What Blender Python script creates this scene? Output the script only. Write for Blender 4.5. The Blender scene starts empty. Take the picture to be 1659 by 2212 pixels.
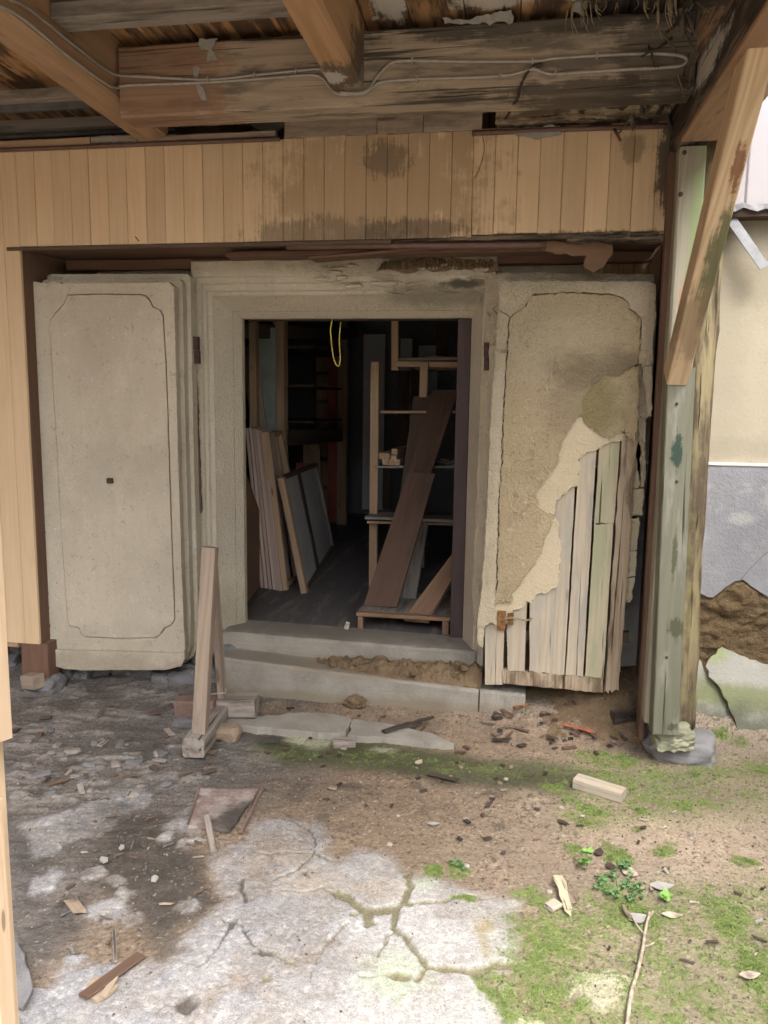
import bpy, math, random
import numpy as np
from mathutils import Vector, Matrix
from mathutils.geometry import tessellate_polygon
random.seed(7); rng = np.random.default_rng(7)
SC = bpy.context.scene; COL = SC.collection

# ------------------------------------------------------------------ camera
PITCH, YAW, ROLL = math.radians(8), math.radians(9.3), math.radians(0.8)
CAMZ, FPX, PW, PH = 1.5, 1660.0, 1659.0, 2212.0
fwd = Vector((-math.sin(YAW)*math.cos(PITCH), math.cos(YAW)*math.cos(PITCH), -math.sin(PITCH)))
rgt = Vector((math.cos(YAW), math.sin(YAW), 0)); upv = rgt.cross(fwd)
c_, s_ = math.cos(ROLL), math.sin(ROLL)
RX, UP = c_*rgt + s_*upv, -s_*rgt + c_*upv
cam_d = bpy.data.cameras.new('camera'); cam = bpy.data.objects.new('camera', cam_d); COL.objects.link(cam)
M = Matrix.Identity(4)
for i in range(3):
    M[i][0], M[i][1], M[i][2] = RX[i], UP[i], -fwd[i]
M[2][3] = CAMZ
cam.matrix_world = M
cam_d.sensor_fit = 'VERTICAL'; cam_d.sensor_height = 36.0; cam_d.lens = 36.0*FPX/PH
cam_d.clip_start = 0.05; cam_d.clip_end = 500
SC.camera = cam

# ------------------------------------------------------------------ light
EXPOSURE = 3.3
SUN_EL, SUN_AZ = math.radians(58), math.radians(148)      # azimuth clockwise from +Y: behind the camera, to its right
w = bpy.data.worlds.new('World'); SC.world = w; w.use_nodes = True
nt = w.node_tree; nt.nodes.clear()
sky = nt.nodes.new('ShaderNodeTexSky'); sky.sky_type = 'NISHITA'; sky.sun_disc = False
sky.sun_elevation = SUN_EL; sky.sun_rotation = SUN_AZ
sky.air_density = 1.0; sky.dust_density = 4.0; sky.ozone_density = 1.0
hs = nt.nodes.new('ShaderNodeHueSaturation'); hs.inputs['Saturation'].default_value = 0.52
bg = nt.nodes.new('ShaderNodeBackground'); bg.inputs['Strength'].default_value = 0.12
wo = nt.nodes.new('ShaderNodeOutputWorld')
nt.links.new(sky.outputs[0], hs.inputs['Color']); nt.links.new(hs.outputs[0], bg.inputs[0]); nt.links.new(bg.outputs[0], wo.inputs[0])
sd = bpy.data.lights.new('sun', 'SUN'); so = bpy.data.objects.new('sun', sd); COL.objects.link(so)
sd.energy = 0.5; sd.angle = math.radians(60); sd.color = (1.0, 0.95, 0.87)
sdir = Vector((math.sin(SUN_AZ)*math.cos(SUN_EL), math.cos(SUN_AZ)*math.cos(SUN_EL), math.sin(SUN_EL)))
so.rotation_euler = sdir.to_track_quat('Z', 'Y').to_euler(); so.location = (3, -4, 8)
vs = SC.view_settings; SC.display_settings.display_device = 'sRGB'
vs.view_transform = 'Standard'; vs.look = 'None'; vs.exposure = EXPOSURE; vs.gamma = 1.0; vs.use_curve_mapping = False
SC.render.engine = 'CYCLES'; SC.cycles.use_denoising = True; SC.cycles.max_bounces = 8; SC.cycles.diffuse_bounces = 5

# ------------------------------------------------------------------ helpers
def P(px, py, **k):
    """the point of the place behind a point of the photograph (1659 x 2212), on the plane x=, y= or z="""
    d = RX*((px-829.5)/FPX) + UP*(-(py-1106.0)/FPX) + fwd
    ax, v = next(iter(k.items())); i = 'xyz'.index(ax)
    t = (v-(CAMZ if i == 2 else 0.0))/d[i]
    return Vector((0, 0, CAMZ)) + d*t
def XZ(pts, Y): return [(p.x, p.z) for p in (P(a, b, y=Y) for a, b in pts)]
def GXY(pts, z=0.0): return np.array([[p.x, p.y] for p in (P(a, b, z=z) for a, b in pts)])

_perm = np.random.default_rng(3).random((256, 256))
def vnoise(x, y):
    xi = np.floor(x).astype(int); yi = np.floor(y).astype(int); fx = x-xi; fy = y-yi
    fx = fx*fx*(3-2*fx); fy = fy*fy*(3-2*fy); a = xi & 255; b = yi & 255; a1 = (a+1) & 255; b1 = (b+1) & 255
    return (_perm[a, b]*(1-fx)+_perm[a1, b]*fx)*(1-fy)+(_perm[a, b1]*(1-fx)+_perm[a1, b1]*fx)*fy
def fbm(x, y, o=4, s=1.0):
    v = 0*x; a = 0.5; t = 0
    for i in range(o):
        v = v+a*vnoise(x*s+17.3*i, y*s+9.1*i); t += a; a *= 0.5; s *= 2.03
    return v/t
def sstep(a, b, x):
    t = np.clip((x-a)/(b-a), 0, 1); return t*t*(3-2*t)

WM = {}
def link(o, mw, parent=None, **pr):
    if parent is not None:
        o.parent = parent; o.matrix_basis = WM[parent.name].inverted() @ mw
    else:
        o.matrix_basis = mw
    WM[o.name] = mw.copy()
    for k, v in pr.items():
        if v is not None: o[k] = v
    COL.objects.link(o); return o
def thing(name, label, cat, loc=(0, 0, 0), group=None):
    o = bpy.data.objects.new(name, None); o.empty_display_size = 0.1
    return link(o, Matrix.Translation(Vector(loc)), None, label=label, category=cat, group=group)
def mesh_obj(name, V, F, mat, parent=None, mw=None, smooth=False, **pr):
    """V in the object's own space when mw is given, else world (then re-centred)"""
    V = np.asarray(V, float)
    if mw is None:
        c = (V.min(0)+V.max(0))/2; V = V-c; mw = Matrix.Translation(Vector(c))
    me = bpy.data.meshes.new(name); me.from_pydata(V.tolist(), [], F)
    me.materials.append(mat); me.update()
    if smooth: me.shade_smooth()
    return link(bpy.data.objects.new(name, me), mw, parent, **pr)

def frame_of(a, b, up):
    X = (b-a).normalized(); Z = Vector(up); Z = (Z-X*Z.dot(X))
    if Z.length < 1e-4: Z = Vector((0, 1, 0)); Z = Z-X*Z.dot(X)
    Z.normalize(); Y = Z.cross(X)
    R = Matrix.Identity(4)
    for i in range(3): R[i][0], R[i][1], R[i][2], R[i][3] = X[i], Y[i], Z[i], (a[i]+b[i])/2
    return R, (b-a).length
def beam(name, a, b, wd, ht, mat, parent=None, up=(0, 0, 1), ch=0.003, seg=4, rough=0.0, jag=0.0, jag0=0.0, taper=1.0, **pr):
    """a timber from a to b; wd across, ht along 'up'; local X runs along the grain"""
    a = Vector(a); b = Vector(b); R, L = frame_of(a, b, up)
    V = []; F = []; ch = min(ch, wd*0.3, ht*0.3); hw, hh = wd/2, ht/2
    sec = [(hw-ch, hh), (-hw+ch, hh), (-hw, hh-ch), (-hw, -hh+ch), (-hw+ch, -hh), (hw-ch, -hh), (hw, -hh+ch), (hw, hh-ch)]
    n = seg+1
    for i in range(n):
        t = i/seg
        k = 1+(taper-1)*t
        for y, z in sec:
            x = -L/2+L*t
            if i == seg and jag: x -= random.random()*jag
            if i == 0 and jag0: x += random.random()*jag0
            r = rough
            V.append((x, y*k+random.uniform(-r, r), z*k+random.uniform(-r, r)))
    for i in range(n-1):
        for j in range(8):
            p, q = i*8+j, i*8+(j+1) % 8
            F.append((p, q, q+8, p+8))
    F.append(tuple(reversed(range(8)))); F.append(tuple((n-1)*8+j for j in range(8)))
    F = [tuple(reversed(f)) for f in F]
    return mesh_obj(name, V, F, mat, parent, R, **pr)
def box(name, lo, hi, mat, parent=None, axis='x', **pr):
    """axis-aligned block, grain along axis"""
    lo = Vector(lo); hi = Vector(hi); c = (lo+hi)/2; s = hi-lo
    if axis == 'x': return beam(name, (lo.x, c.y, c.z), (hi.x, c.y, c.z), s.y, s.z, mat, parent, (0, 0, 1), **pr)
    if axis == 'y': return beam(name, (c.x, lo.y, c.z), (c.x, hi.y, c.z), s.x, s.z, mat, parent, (0, 0, 1), **pr)
    return beam(name, (c.x, c.y, lo.z), (c.x, c.y, hi.z), s.x, s.y, mat, parent, (0, 1, 0), **pr)

from mathutils import noise as mnoise
def jagged(loop, amp, step):
    out = []; n = len(loop)
    for i in range(n):
        a = Vector(loop[i][:2]); b = Vector(loop[(i+1) % n][:2]); d = b-a; L = d.length
        if L < 1e-6: continue
        m = max(1, int(L/step)); nx = Vector((-d.y, d.x))/L
        for j in range(m):
            p = a+d*(j/m)
            A_ = amp(p) if callable(amp) else amp; k = (random.random()-0.5)*1.2*A_+mnoise.noise(Vector((p.x*28, p.y*28, 1.7)))*A_*2.2+mnoise.noise(Vector((p.x*75, p.y*75, 5.1)))*A_*1.6 if A_ else 0
            p = p+nx*k+ (d/L)*(random.random()-0.5)*(A_*0.8 if j else 0)
            out.append((p.x, p.y))
    return out
def area(l): return sum(l[i][0]*l[(i+1) % len(l)][1]-l[(i+1) % len(l)][0]*l[i][1] for i in range(len(l)))/2
def slab(name, loop, fr, t, mat, parent=None, holes=(), cut=0.0, **pr):
    """outline (u,v) extruded by t behind the plane fr=(o,u,v,n); cut bevels the front edge by shifting the back outwards"""
    o, u, v, n = [Vector(q) for q in fr]
    loops = [list(loop)]+[list(h) for h in holes]
    if area(loops[0]) < 0: loops[0].reverse()
    for h in loops[1:]:
        if area(h) > 0: h.reverse()
    flat = [q for l in loops for q in l]; N = len(flat)
    tri = tessellate_polygon([[Vector((q[0], q[1], 0)) for q in l] for l in loops])
    V = [o+u*q[0]+v*q[1] for q in flat]+[o+u*q[0]+v*q[1]-n*t for q in flat]
    F = []
    flip = (u.cross(v)).dot(n) < 0
    for tr in tri:
        a, b, c = [Vector(flat[i]) for i in tr]
        cr = (b.x-a.x)*(c.y-a.y)-(b.y-a.y)*(c.x-a.x)
        f = tuple(tr) if (cr > 0) != flip else tuple(reversed(tr))
        F.append(f); F.append(tuple(N+i for i in reversed(f)))
    k = 0
    for l in loops:
        m = len(l)
        for j in range(m):
            a, b = k+j, k+(j+1) % m
            f = (a, a+N, b+N, b)
            F.append(f if not flip else tuple(reversed(f)))
        k += m
    V = np.array([tuple(q) for q in V])
    return mesh_obj(name, V, F, mat, parent, None, **pr)
def wallfr(Y): return ((0, Y, 0), (1, 0, 0), (0, 0, 1), (0, -1, 0))
def groundfr(z): return ((0, 0, z), (1, 0, 0), (0, 1, 0), (0, 0, 1))

def tube(name, pts, r, mat, parent=None, n=6, sub=4, taper=1.0, **pr):
    pts = [Vector(p) for p in pts]; Q = []
    for i in range(len(pts)-1):
        p0, p1, p2, p3 = pts[max(i-1, 0)], pts[i], pts[i+1], pts[min(i+2, len(pts)-1)]
        for k in range(sub):
            t = k/sub
            Q.append(0.5*((2*p1)+(p2-p0)*t+(2*p0-5*p1+4*p2-p3)*t*t+(3*p1-p0-3*p2+p3)*t**3))
    Q.append(pts[-1]); V = []; F = []
    for i, q in enumerate(Q):
        d = (Q[min(i+1, len(Q)-1)]-Q[max(i-1, 0)]).normalized()
        a = d.orthogonal().normalized() if abs(d.z) > 0.9 else d.cross(Vector((0, 0, 1))).normalized()
        b = d.cross(a); rr = r*(1+(taper-1)*i/max(1, len(Q)-1))
        for j in range(n):
            an = 2*math.pi*j/n; V.append(tuple(q+a*math.cos(an)*rr+b*math.sin(an)*rr))
    for i in range(len(Q)-1):
        for j in range(n):
            F.append((i*n+j, i*n+(j+1) % n, (i+1)*n+(j+1) % n, (i+1)*n+j))
    F.append(tuple(range(n))[::-1]); F.append(tuple((len(Q)-1)*n+j for j in range(n)))
    return mesh_obj(name, V, F, mat, parent, None, smooth=True, **pr)

from mathutils import noise as mnoise
_ico = {}
def ico(sub):
    if sub not in _ico:
        import bmesh
        bm = bmesh.new(); bmesh.ops.create_icosphere(bm, subdivisions=sub, radius=1)
        _ico[sub] = (np.array([v.co[:] for v in bm.verts]), [tuple(v.index for v in f.verts) for f in bm.faces]); bm.free()
    return _ico[sub]
def rock(name, c, size, mat, parent=None, sub=3, amp=0.25, freq=1.3, flat=0.0, rz=0.0, box_=0.0, smooth=True, **pr):
    V, F = ico(sub); V = V.copy(); sh = Vector((random.random()*50,)*3)
    for i in range(len(V)):
        v = Vector(V[i])
        if box_:
            m = max(abs(v.x), abs(v.y), abs(v.z)); v = v*(1-box_)+v/m*box_*0.85
        k = 1+amp*mnoise.noise(v*freq+sh)+amp*0.4*mnoise.noise(v*freq*3+sh)
        v = v*k
        V[i] = (v.x*size[0], v.y*size[1], max(v.z*size[2], -size[2]*(1-flat)))
    mw = Matrix.Translation(Vector(c)) @ Matrix.Rotation(rz, 4, 'Z')
    return mesh_obj(name, V, F, mat, parent, mw, smooth=smooth, **pr)

# ------------------------------------------------------------------ materials
class NT:
    def __init__(s, name):
        s.m = bpy.data.materials.new(name); s.m.use_nodes = True; s.t = s.m.node_tree; s.t.nodes.clear()
        s.out = s.t.nodes.new('ShaderNodeOutputMaterial'); s.b = s.t.nodes.new('ShaderNodeBsdfPrincipled')
        s.t.links.new(s.b.outputs[0], s.out.inputs[0])
    def n(s, ty, **k):
        q = s.t.nodes.new(ty)
        for a, v in k.items(): setattr(q, a, v)
        return q
    def put(s, sock, v):
        if hasattr(v, 'is_output'): s.t.links.new(v, sock)
        elif v is not None: sock.default_value = v
    def math(s, op, a, b=None, c=None, clamp=False):
        q = s.n('ShaderNodeMath', operation=op, use_clamp=clamp); s.put(q.inputs[0], a)
        if b is not None: s.put(q.inputs[1], b)
        if c is not None: s.put(q.inputs[2], c)
        return q.outputs[0]
    def vmath(s, op, a, b=None):
        q = s.n('ShaderNodeVectorMath', operation=op); s.put(q.inputs[0], a)
        if b is not None: s.put(q.inputs[1], b)
        return q.outputs['Value'] if op in ('LENGTH', 'DISTANCE', 'DOT_PRODUCT') else q.outputs[0]
    def map(s, v, scale=(1, 1, 1), loc=(0, 0, 0)):
        q = s.n('ShaderNodeMapping'); s.put(q.inputs[0], v); q.inputs['Scale'].default_value = scale; q.inputs['Location'].default_value = loc
        return q.outputs[0]
    def noise(s, v, scale=1.0, detail=4.0, rough=0.55, dist=0.0):
        q = s.n('ShaderNodeTexNoise'); s.put(q.inputs['Vector'], v); q.inputs['Scale'].default_value = scale
        q.inputs['Detail'].default_value = detail; q.inputs['Roughness'].default_value = rough; q.inputs['Distortion'].default_value = dist
        return q.outputs[0]
    def voro(s, v, scale, feature='F1'):
        q = s.n('ShaderNodeTexVoronoi', feature=feature); s.put(q.inputs['Vector'], v); q.inputs['Scale'].default_value = scale
        return q.outputs['Distance']
    def ramp(s, f, a, b, lo=0.0, hi=1.0):
        q = s.n('ShaderNodeMapRange', interpolation_type='SMOOTHSTEP'); s.put(q.inputs[0], f)
        q.inputs[1].default_value = a; q.inputs[2].default_value = b; q.inputs[3].default_value = lo; q.inputs[4].default_value = hi
        return q.outputs[0]
    def mix(s, f, a, b, mode='MIX'):
        q = s.n('ShaderNodeMix', data_type='RGBA', blend_type=mode); s.put(q.inputs[0], f)
        for i, v in ((6, a), (7, b)):
            if isinstance(v, tuple) and len(v) == 3: v = v+(1,)
            s.put(q.inputs[i], v)
        return q.outputs[2]
    def obj(s, rnd=True):
        tc = s.n('ShaderNodeTexCoord').outputs['Object']
        if not rnd: return tc
        oi = s.n('ShaderNodeObjectInfo').outputs['Random']
        q = s.n('ShaderNodeCombineXYZ'); s.put(q.inputs[0], s.math('MULTIPLY', oi, 37.0)); s.put(q.inputs[1], s.math('MULTIPLY', oi, 91.0)); s.put(q.inputs[2], s.math('MULTIPLY', oi, 53.0))
        s.rand = oi
        return s.vmath('ADD', tc, q.outputs[0])
    def pos(s): return s.n('ShaderNodeNewGeometry').outputs['Position']
    def blob(s, c, r, edge=0.5, nz=1.0, ns=6.0, extra=None):
        """0..1 mask of a stain of a given place and size, edge broken by noise"""
        p = s.pos()
        d = s.vmath('LENGTH', s.map(s.vmath('SUBTRACT', p, c), (1/r[0], 1/r[1], 1/r[2])))
        n = s.noise(p, ns, 8, 0.72)
        d = s.math('ADD', d, s.math('MULTIPLY', s.math('SUBTRACT', n, 0.5), nz*2))
        if extra is not None: d = s.math('ADD', d, extra)
        return s.ramp(d, 1.0-edge, 1.0+edge, 1.0, 0.0)
    def done(s, col, rough, h=None, hs=0.3, dist=0.004, bev=0.0, spec=0.3):
        s.put(s.b.inputs['Base Color'], col); s.put(s.b.inputs['Roughness'], rough); s.b.inputs['Specular IOR Level'].default_value = spec
        nrm = None
        if bev:
            q = s.n('ShaderNodeBevel', samples=4); q.inputs['Radius'].default_value = bev; nrm = q.outputs[0]
        if h is not None:
            q = s.n('ShaderNodeBump'); q.inputs['Strength'].default_value = hs; q.inputs['Distance'].default_value = dist; s.put(q.inputs['Height'], h)
            if nrm: s.put(q.inputs['Normal'], nrm)
            nrm = q.outputs[0]
        if nrm: s.put(s.b.inputs['Normal'], nrm)
        return s.m

def wood(name, light, dark, vary=0.25, ring=0.5, fib=0.5, weather=None, wamt=0.0, stains=(), moss=None, rough=0.75, bump=0.5, knots=0.0, bev=0.0, split=0.0):
    t = NT(name); v = t.obj()
    big = t.noise(t.map(v, (0.5, 7, 7)), 1.0, 2, 0.5, 0.4)
    rings = t.math('ABSOLUTE', t.math('SUBTRACT', t.math('FRACT', t.math('MULTIPLY', big, 9.0)), 0.5))
    rings = t.ramp(rings, 0.05, 0.5)
    fibre = t.noise(t.map(v, (3, 130, 130)), 1.0, 4, 0.65)
    tone = t.noise(t.map(v, (1.2, 9, 9)), 1.0, 4, 0.6)
    f = t.math('ADD', t.math('MULTIPLY', rings, ring*0.5), t.math('MULTIPLY', t.ramp(fibre, 0.25, 0.75), fib*0.6))
    f = t.math('ADD', f, t.math('MULTIPLY', t.math('SUBTRACT', tone, 0.5), 0.9), clamp=True)
    col = t.mix(f, light, dark)
    if vary:
        k = t.math('ADD', 1.0-vary*0.5, t.math('MULTIPLY', t.rand, vary))
        q = t.n('ShaderNodeCombineColor'); [t.put(q.inputs[i], k) for i in range(3)]
        col = t.mix(1.0, col, q.outputs[0], 'MULTIPLY')
    if knots:
        d = t.voro(t.map(v, (2.2, 9, 9)), 1.0); kn = t.ramp(d, 0.10*knots, 0.17*knots, 1.0, 0.0)
        col = t.mix(t.math('MULTIPLY', kn, 0.75), col, tuple(c*0.35 for c in dark))
    h = t.math('ADD', t.math('MULTIPLY', fibre, 0.7), t.math('MULTIPLY', rings, 0.3))
    if weather:
        wv = t.noise(t.map(v, (2.5, 14, 14)), 1.0, 6, 0.65); wm = t.ramp(wv, 0.62-wamt*0.35, 0.78-wamt*0.35)
        col = t.mix(wm, col, weather)
    if split:
        sp = t.noise(t.map(v, (1.6, 60, 60)), 1.0, 3, 0.5, 0.2); sm = t.ramp(sp, 0.66-0.06*split, 0.72-0.06*split)
        col = t.mix(t.math('MULTIPLY', sm, 0.85), col, tuple(c*0.18 for c in dark)); h = t.math('SUBTRACT', h, t.math('MULTIPLY', sm, 2.0))
    ex = t.math('MULTIPLY', t.math('SUBTRACT', t.noise(t.map(v, (5, 85, 85)), 1.0, 6, 0.7), 0.5), 1.7) if stains else None
    for c, r, colr, amt, ns in stains:
        col = t.mix(t.math('MULTIPLY', t.blob(c, r, 0.28, 1.2, ns, ex), amt), col, colr)
    if moss:
        mn = t.noise(t.pos(), 7.0, 6, 0.65); col = t.mix(t.math('MULTIPLY', t.ramp(mn, 0.55-moss[1]*0.2, 0.75-moss[1]*0.2), moss[2]), col, moss[0])
    return t.done(col, rough, h, bump, 0.003, bev)

def plaster(name, base, dark, light, sp=0.5, blotch=0.5, stains=(), streak=0.0, bump=0.5, bev=0.003, grain=150, rough=0.9, pits=0.5, painted_crack=0.0):
    t = NT(name); p = t.pos()
    n1 = t.noise(p, 2.3, 5, 0.6); n2 = t.noise(p, 11, 5, 0.6); n3 = t.noise(p, grain, 2, 0.6); n4 = t.noise(p, 60, 4, 0.7)
    col = t.mix(t.math('MULTIPLY', t.ramp(n1, 0.42, 0.68), blotch), base, dark)
    col = t.mix(t.math('MULTIPLY', t.ramp(n2, 0.52, 0.72), blotch), col, light)
    col = t.mix(t.math('MULTIPLY', t.ramp(n3, 0.35, 0.7), sp*0.5), col, dark)
    pit = t.ramp(t.noise(p, 30, 4, 0.75), 0.60, 0.66); col = t.mix(t.math('MULTIPLY', pit, pits*0.55), col, tuple(c*0.45 for c in dark))
    wh = t.ramp(t.noise(t.map(p, (1, 1, 1), (7, 3, 1)), 52, 2, 0.6), 0.68, 0.73); col = t.mix(t.math('MULTIPLY', wh, pits*0.5), col, tuple(min(0.8, c*1.5) for c in light))
    sk = t.ramp(t.noise(t.map(p, (1, 1, 1), (3, 9, 5)), 70, 4, 0.75), 0.60, 0.67); col = t.mix(t.math('MULTIPLY', sk, pits*0.55), col, tuple(c*0.5 for c in dark))
    big = t.noise(t.map(p, (1, 1, 0.6), (11, 2, 8)), 1.3, 7, 0.7); col = t.mix(t.math('MULTIPLY', t.ramp(big, 0.45, 0.65), blotch*0.55), col, tuple(c*0.78 for c in dark))
    if streak:
        sn = t.noise(t.map(p, (16, 16, 1.1)), 1.0, 5, 0.65); col = t.mix(t.math('MULTIPLY', t.ramp(sn, 0.5, 0.72), streak), col, dark)
    h = t.math('ADD', t.math('MULTIPLY', n4, 1.6), t.math('MULTIPLY', n3, 0.7)); h = t.math('ADD', h, t.math('MULTIPLY', n2, 1.6)); h = t.math('SUBTRACT', h, t.math('MULTIPLY', pit, 0.8*pits))
    if painted_crack:
        d = t.voro(t.vmath('ADD', p, t.map(t.n('ShaderNodeTexNoise').outputs[1], (0.08,)*3)), 4.0, 'DISTANCE_TO_EDGE')
        cm = t.math('MULTIPLY', t.ramp(d, 0.004, 0.012, 1.0, 0.0), t.ramp(n1, 0.55, 0.65)); col = t.mix(t.math('MULTIPLY', cm, painted_crack), col, tuple(c*0.3 for c in dark)); h = t.math('SUBTRACT', h, cm)
    for c, r, colr, amt, ns in stains:
        col = t.mix(t.math('MULTIPLY', t.blob(c, r, ns=ns), amt), col, colr)
    return t.done(col, rough, h, min(1.0, bump*1.6), 0.008, bev, 0.2)

def plain(name, col, rough=0.6, vary=0.3, scale=20, bump=0.2, metal=0.0, dark=None, obj=True):
    t = NT(name); v = t.obj() if obj else t.pos()
    n = t.noise(v, scale, 5, 0.65); c = t.mix(t.math('MULTIPLY', t.ramp(n, 0.4, 0.7), vary*2), col, dark or tuple(q*0.45 for q in col))
    t.b.inputs['Metallic'].default_value = metal
    return t.done(c, rough, n, bump, 0.004)

MOLD = (0.035, 0.032, 0.03)
F45 = 3.45
m_fascia = wood('cedar siding', (0.64, 0.49, 0.32), (0.50, 0.36, 0.22), 0.18, 0.35, 0.55, rough=0.6, bump=0.25, knots=0.0,
    stains=[((-0.62, F45, 2.42), (0.46, 0.3, 0.36), (0.30, 0.205, 0.12), 0.6, 9), ((-0.85, F45, 2.24), (0.35, 0.2, 0.07), (0.12, 0.095, 0.07), 0.6, 12),
            ((-0.45, F45, 2.25), (0.2, 0.2, 0.05), (0.08, 0.06, 0.045), 0.6, 14), ((-0.58, F45, 2.55), (0.10, 0.2, 0.07), (0.09, 0.07, 0.05), 0.6, 20),
            ((0.60, F45, 2.48), (0.055, 0.2, 0.16), MOLD, 0.85, 16), ((0.45, F45, 2.55), (0.05, 0.2, 0.06), (0.10, 0.08, 0.05), 0.5, 20), ((0.3, F45, 2.2), (0.5, 0.2, 0.03), (0.10, 0.08, 0.06), 0.7, 14)])
m_beam_gray = wood('weathered beam wood', (0.40, 0.33, 0.25), (0.21, 0.165, 0.12), 0.1, 0.5, 0.6, weather=(0.15, 0.13, 0.105), wamt=0.4, bump=0.6, split=0.8,
    stains=[((-1.38, 3, 2.77), (0.28, 0.4, 0.4), (0.24, 0.125, 0.075), 0.7, 5), ((0.52, 3, 2.75), (0.20, 0.4, 0.3), (0.06, 0.052, 0.045), 0.75, 6), ((0.25, 3, 2.62), (0.3, 0.4, 0.04), (0.05, 0.04, 0.033), 0.8, 6), ((0.1, 3, 2.86), (0.7, 0.4, 0.05), MOLD, 0.8, 5)])
m_rafter = wood('orange brown rafter wood', (0.44, 0.28, 0.155), (0.27, 0.15, 0.075), 0.1, 0.6, 0.5, bump=0.4, knots=0.7,
    stains=[((-0.66, 2.93, 2.68), (0.16, 0.17, 0.2), (0.08, 0.065, 0.05), 0.85, 10), ((-0.68, 2.86, 2.66), (0.05, 0.05, 0.08), (0.55, 0.55, 0.52), 0.7, 30), ((-0.6, 2.98, 2.64), (0.06, 0.06, 0.08), (0.4, 0.38, 0.30), 0.5, 40)])
m_rafter2 = wood('reddish rafter wood', (0.38, 0.25, 0.155), (0.22, 0.13, 0.075), 0.1, 0.6, 0.5, bump=0.4, weather=(0.16, 0.10, 0.06), wamt=0.2)
m_sheath = wood('mouldy roof board', (0.46, 0.27, 0.13), (0.28, 0.15, 0.07), 0.35, 0.5, 0.5, weather=(0.10, 0.06, 0.035), wamt=0.6, bump=0.5,
    stains=[((0.45, 2.95, 2.9), (0.3, 0.3, 0.2), MOLD, 0.9, 6), ((-0.12, 2.93, 2.9), (0.14, 0.07, 0.2), (0.55, 0.53, 0.48), 0.8, 12), ((-0.48, 2.9, 2.9), (0.06, 0.12, 0.2), (0.6, 0.58, 0.52), 0.8, 16), ((0.2, 2.85, 2.9), (0.09, 0.12, 0.2), (0.6, 0.58, 0.5), 0.7, 16)])
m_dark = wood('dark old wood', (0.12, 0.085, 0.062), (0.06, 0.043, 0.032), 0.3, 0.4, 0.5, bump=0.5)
m_rot = wood('rotten black wood', (0.22, 0.175, 0.13), (0.04, 0.032, 0.026), 0.3, 0.3, 0.8, weather=(0.04, 0.034, 0.028), wamt=0.6, bump=1.0, split=1.0,
    stains=[((0.60, 2.82, 2.63), (0.05, 0.22, 0.05), (0.5, 0.5, 0.47), 0.75, 18)])
m_brown = wood('brown trim wood', (0.16, 0.095, 0.065), (0.09, 0.05, 0.035), 0.2, 0.4, 0.5, bump=0.4)
m_new = wood('pale pine brace wood', (0.60, 0.46, 0.305), (0.38, 0.265, 0.155), 0.05, 0.95, 0.4, bump=0.3, knots=0.35, rough=0.6,
    stains=[((0.68, 2.93, 1.98), (0.055, 0.22, 0.30), (0.075, 0.09, 0.04), 0.85, 7), ((0.66, 2.66, 2.24), (0.018, 0.2, 0.06), (0.16, 0.06, 0.025), 0.8, 30), ((0.64, 2.95, 1.8), (0.12, 0.3, 0.12), (0.22, 0.16, 0.10), 0.6, 8)])
m_green = wood('green grey post wood', (0.155, 0.157, 0.115), (0.088, 0.092, 0.066), 0.05, 0.45, 0.35, bump=0.4, weather=(0.215, 0.215, 0.18), wamt=0.4, rough=0.7, split=0.3,
    stains=[((0.64, 3.2, 1.34), (0.022, 0.1, 0.08), (0.015, 0.04, 0.03), 0.9, 18), ((0.685, 3.2, 0.62), (0.03, 0.1, 0.05), (0.055, 0.06, 0.035), 0.85, 25), ((0.66, 3.2, 0.92), (0.010, 0.1, 0.09), (0.06, 0.065, 0.035), 0.85, 20), ((0.70, 3.2, 0.20), (0.018, 0.1, 0.018), (0.04, 0.05, 0.03), 0.8, 25)])
m_greenold = wood('old post wood with lichen', (0.33, 0.31, 0.24), (0.17, 0.15, 0.11), 0.05, 0.6, 0.4, bump=0.5, knots=0.5,
    stains=[((0.70, 3.3, 2.0), (0.05, 0.3, 0.5), (0.23, 0.30, 0.14), 0.75, 5), ((0.64, 3.2, 1.9), (0.012, 0.3, 0.08), (0.42, 0.18, 0.10), 0.6, 30)])
m_rotpost = wood('crumbling rotten post wood', (0.27, 0.225, 0.13), (0.14, 0.11, 0.07), 0.05, 0.3, 0.8, weather=(0.09, 0.068, 0.045), wamt=0.55, bump=1.0, split=1.0, moss=((0.26, 0.25, 0.11), 0.4, 0.4))
m_plank = wood('weathered door board', (0.45, 0.395, 0.31), (0.29, 0.24, 0.18), 0.3, 0.55, 0.5, weather=(0.36, 0.335, 0.28), wamt=0.4, bump=0.9, knots=0.9, split=0.15, rough=0.85, bev=0.0)
m_plankg = wood('greenish weathered door board', (0.47, 0.425, 0.30), (0.30, 0.27, 0.175), 0.1, 0.55, 0.5, weather=(0.36, 0.365, 0.24), wamt=0.4, bump=0.8, knots=0.6, split=0.3, rough=0.85)
m_plankrot = wood('fibrous rotten board', (0.46, 0.375, 0.27), (0.22, 0.165, 0.11), 0.1, 0.2, 1.0, weather=(0.16, 0.12, 0.08), wamt=0.5, bump=1.0, split=1.0, rough=0.9)
m_lumber = wood('fresh lumber', (0.42, 0.30, 0.20), (0.27, 0.175, 0.105), 0.25, 0.6, 0.4, bump=0.3, knots=0.5)
m_stand = wood('stand lumber', (0.37, 0.30, 0.235), (0.20, 0.15, 0.11), 0.2, 0.6, 0.4, bump=0.3, knots=0.9, weather=(0.22, 0.18, 0.15), wamt=0.35)
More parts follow.
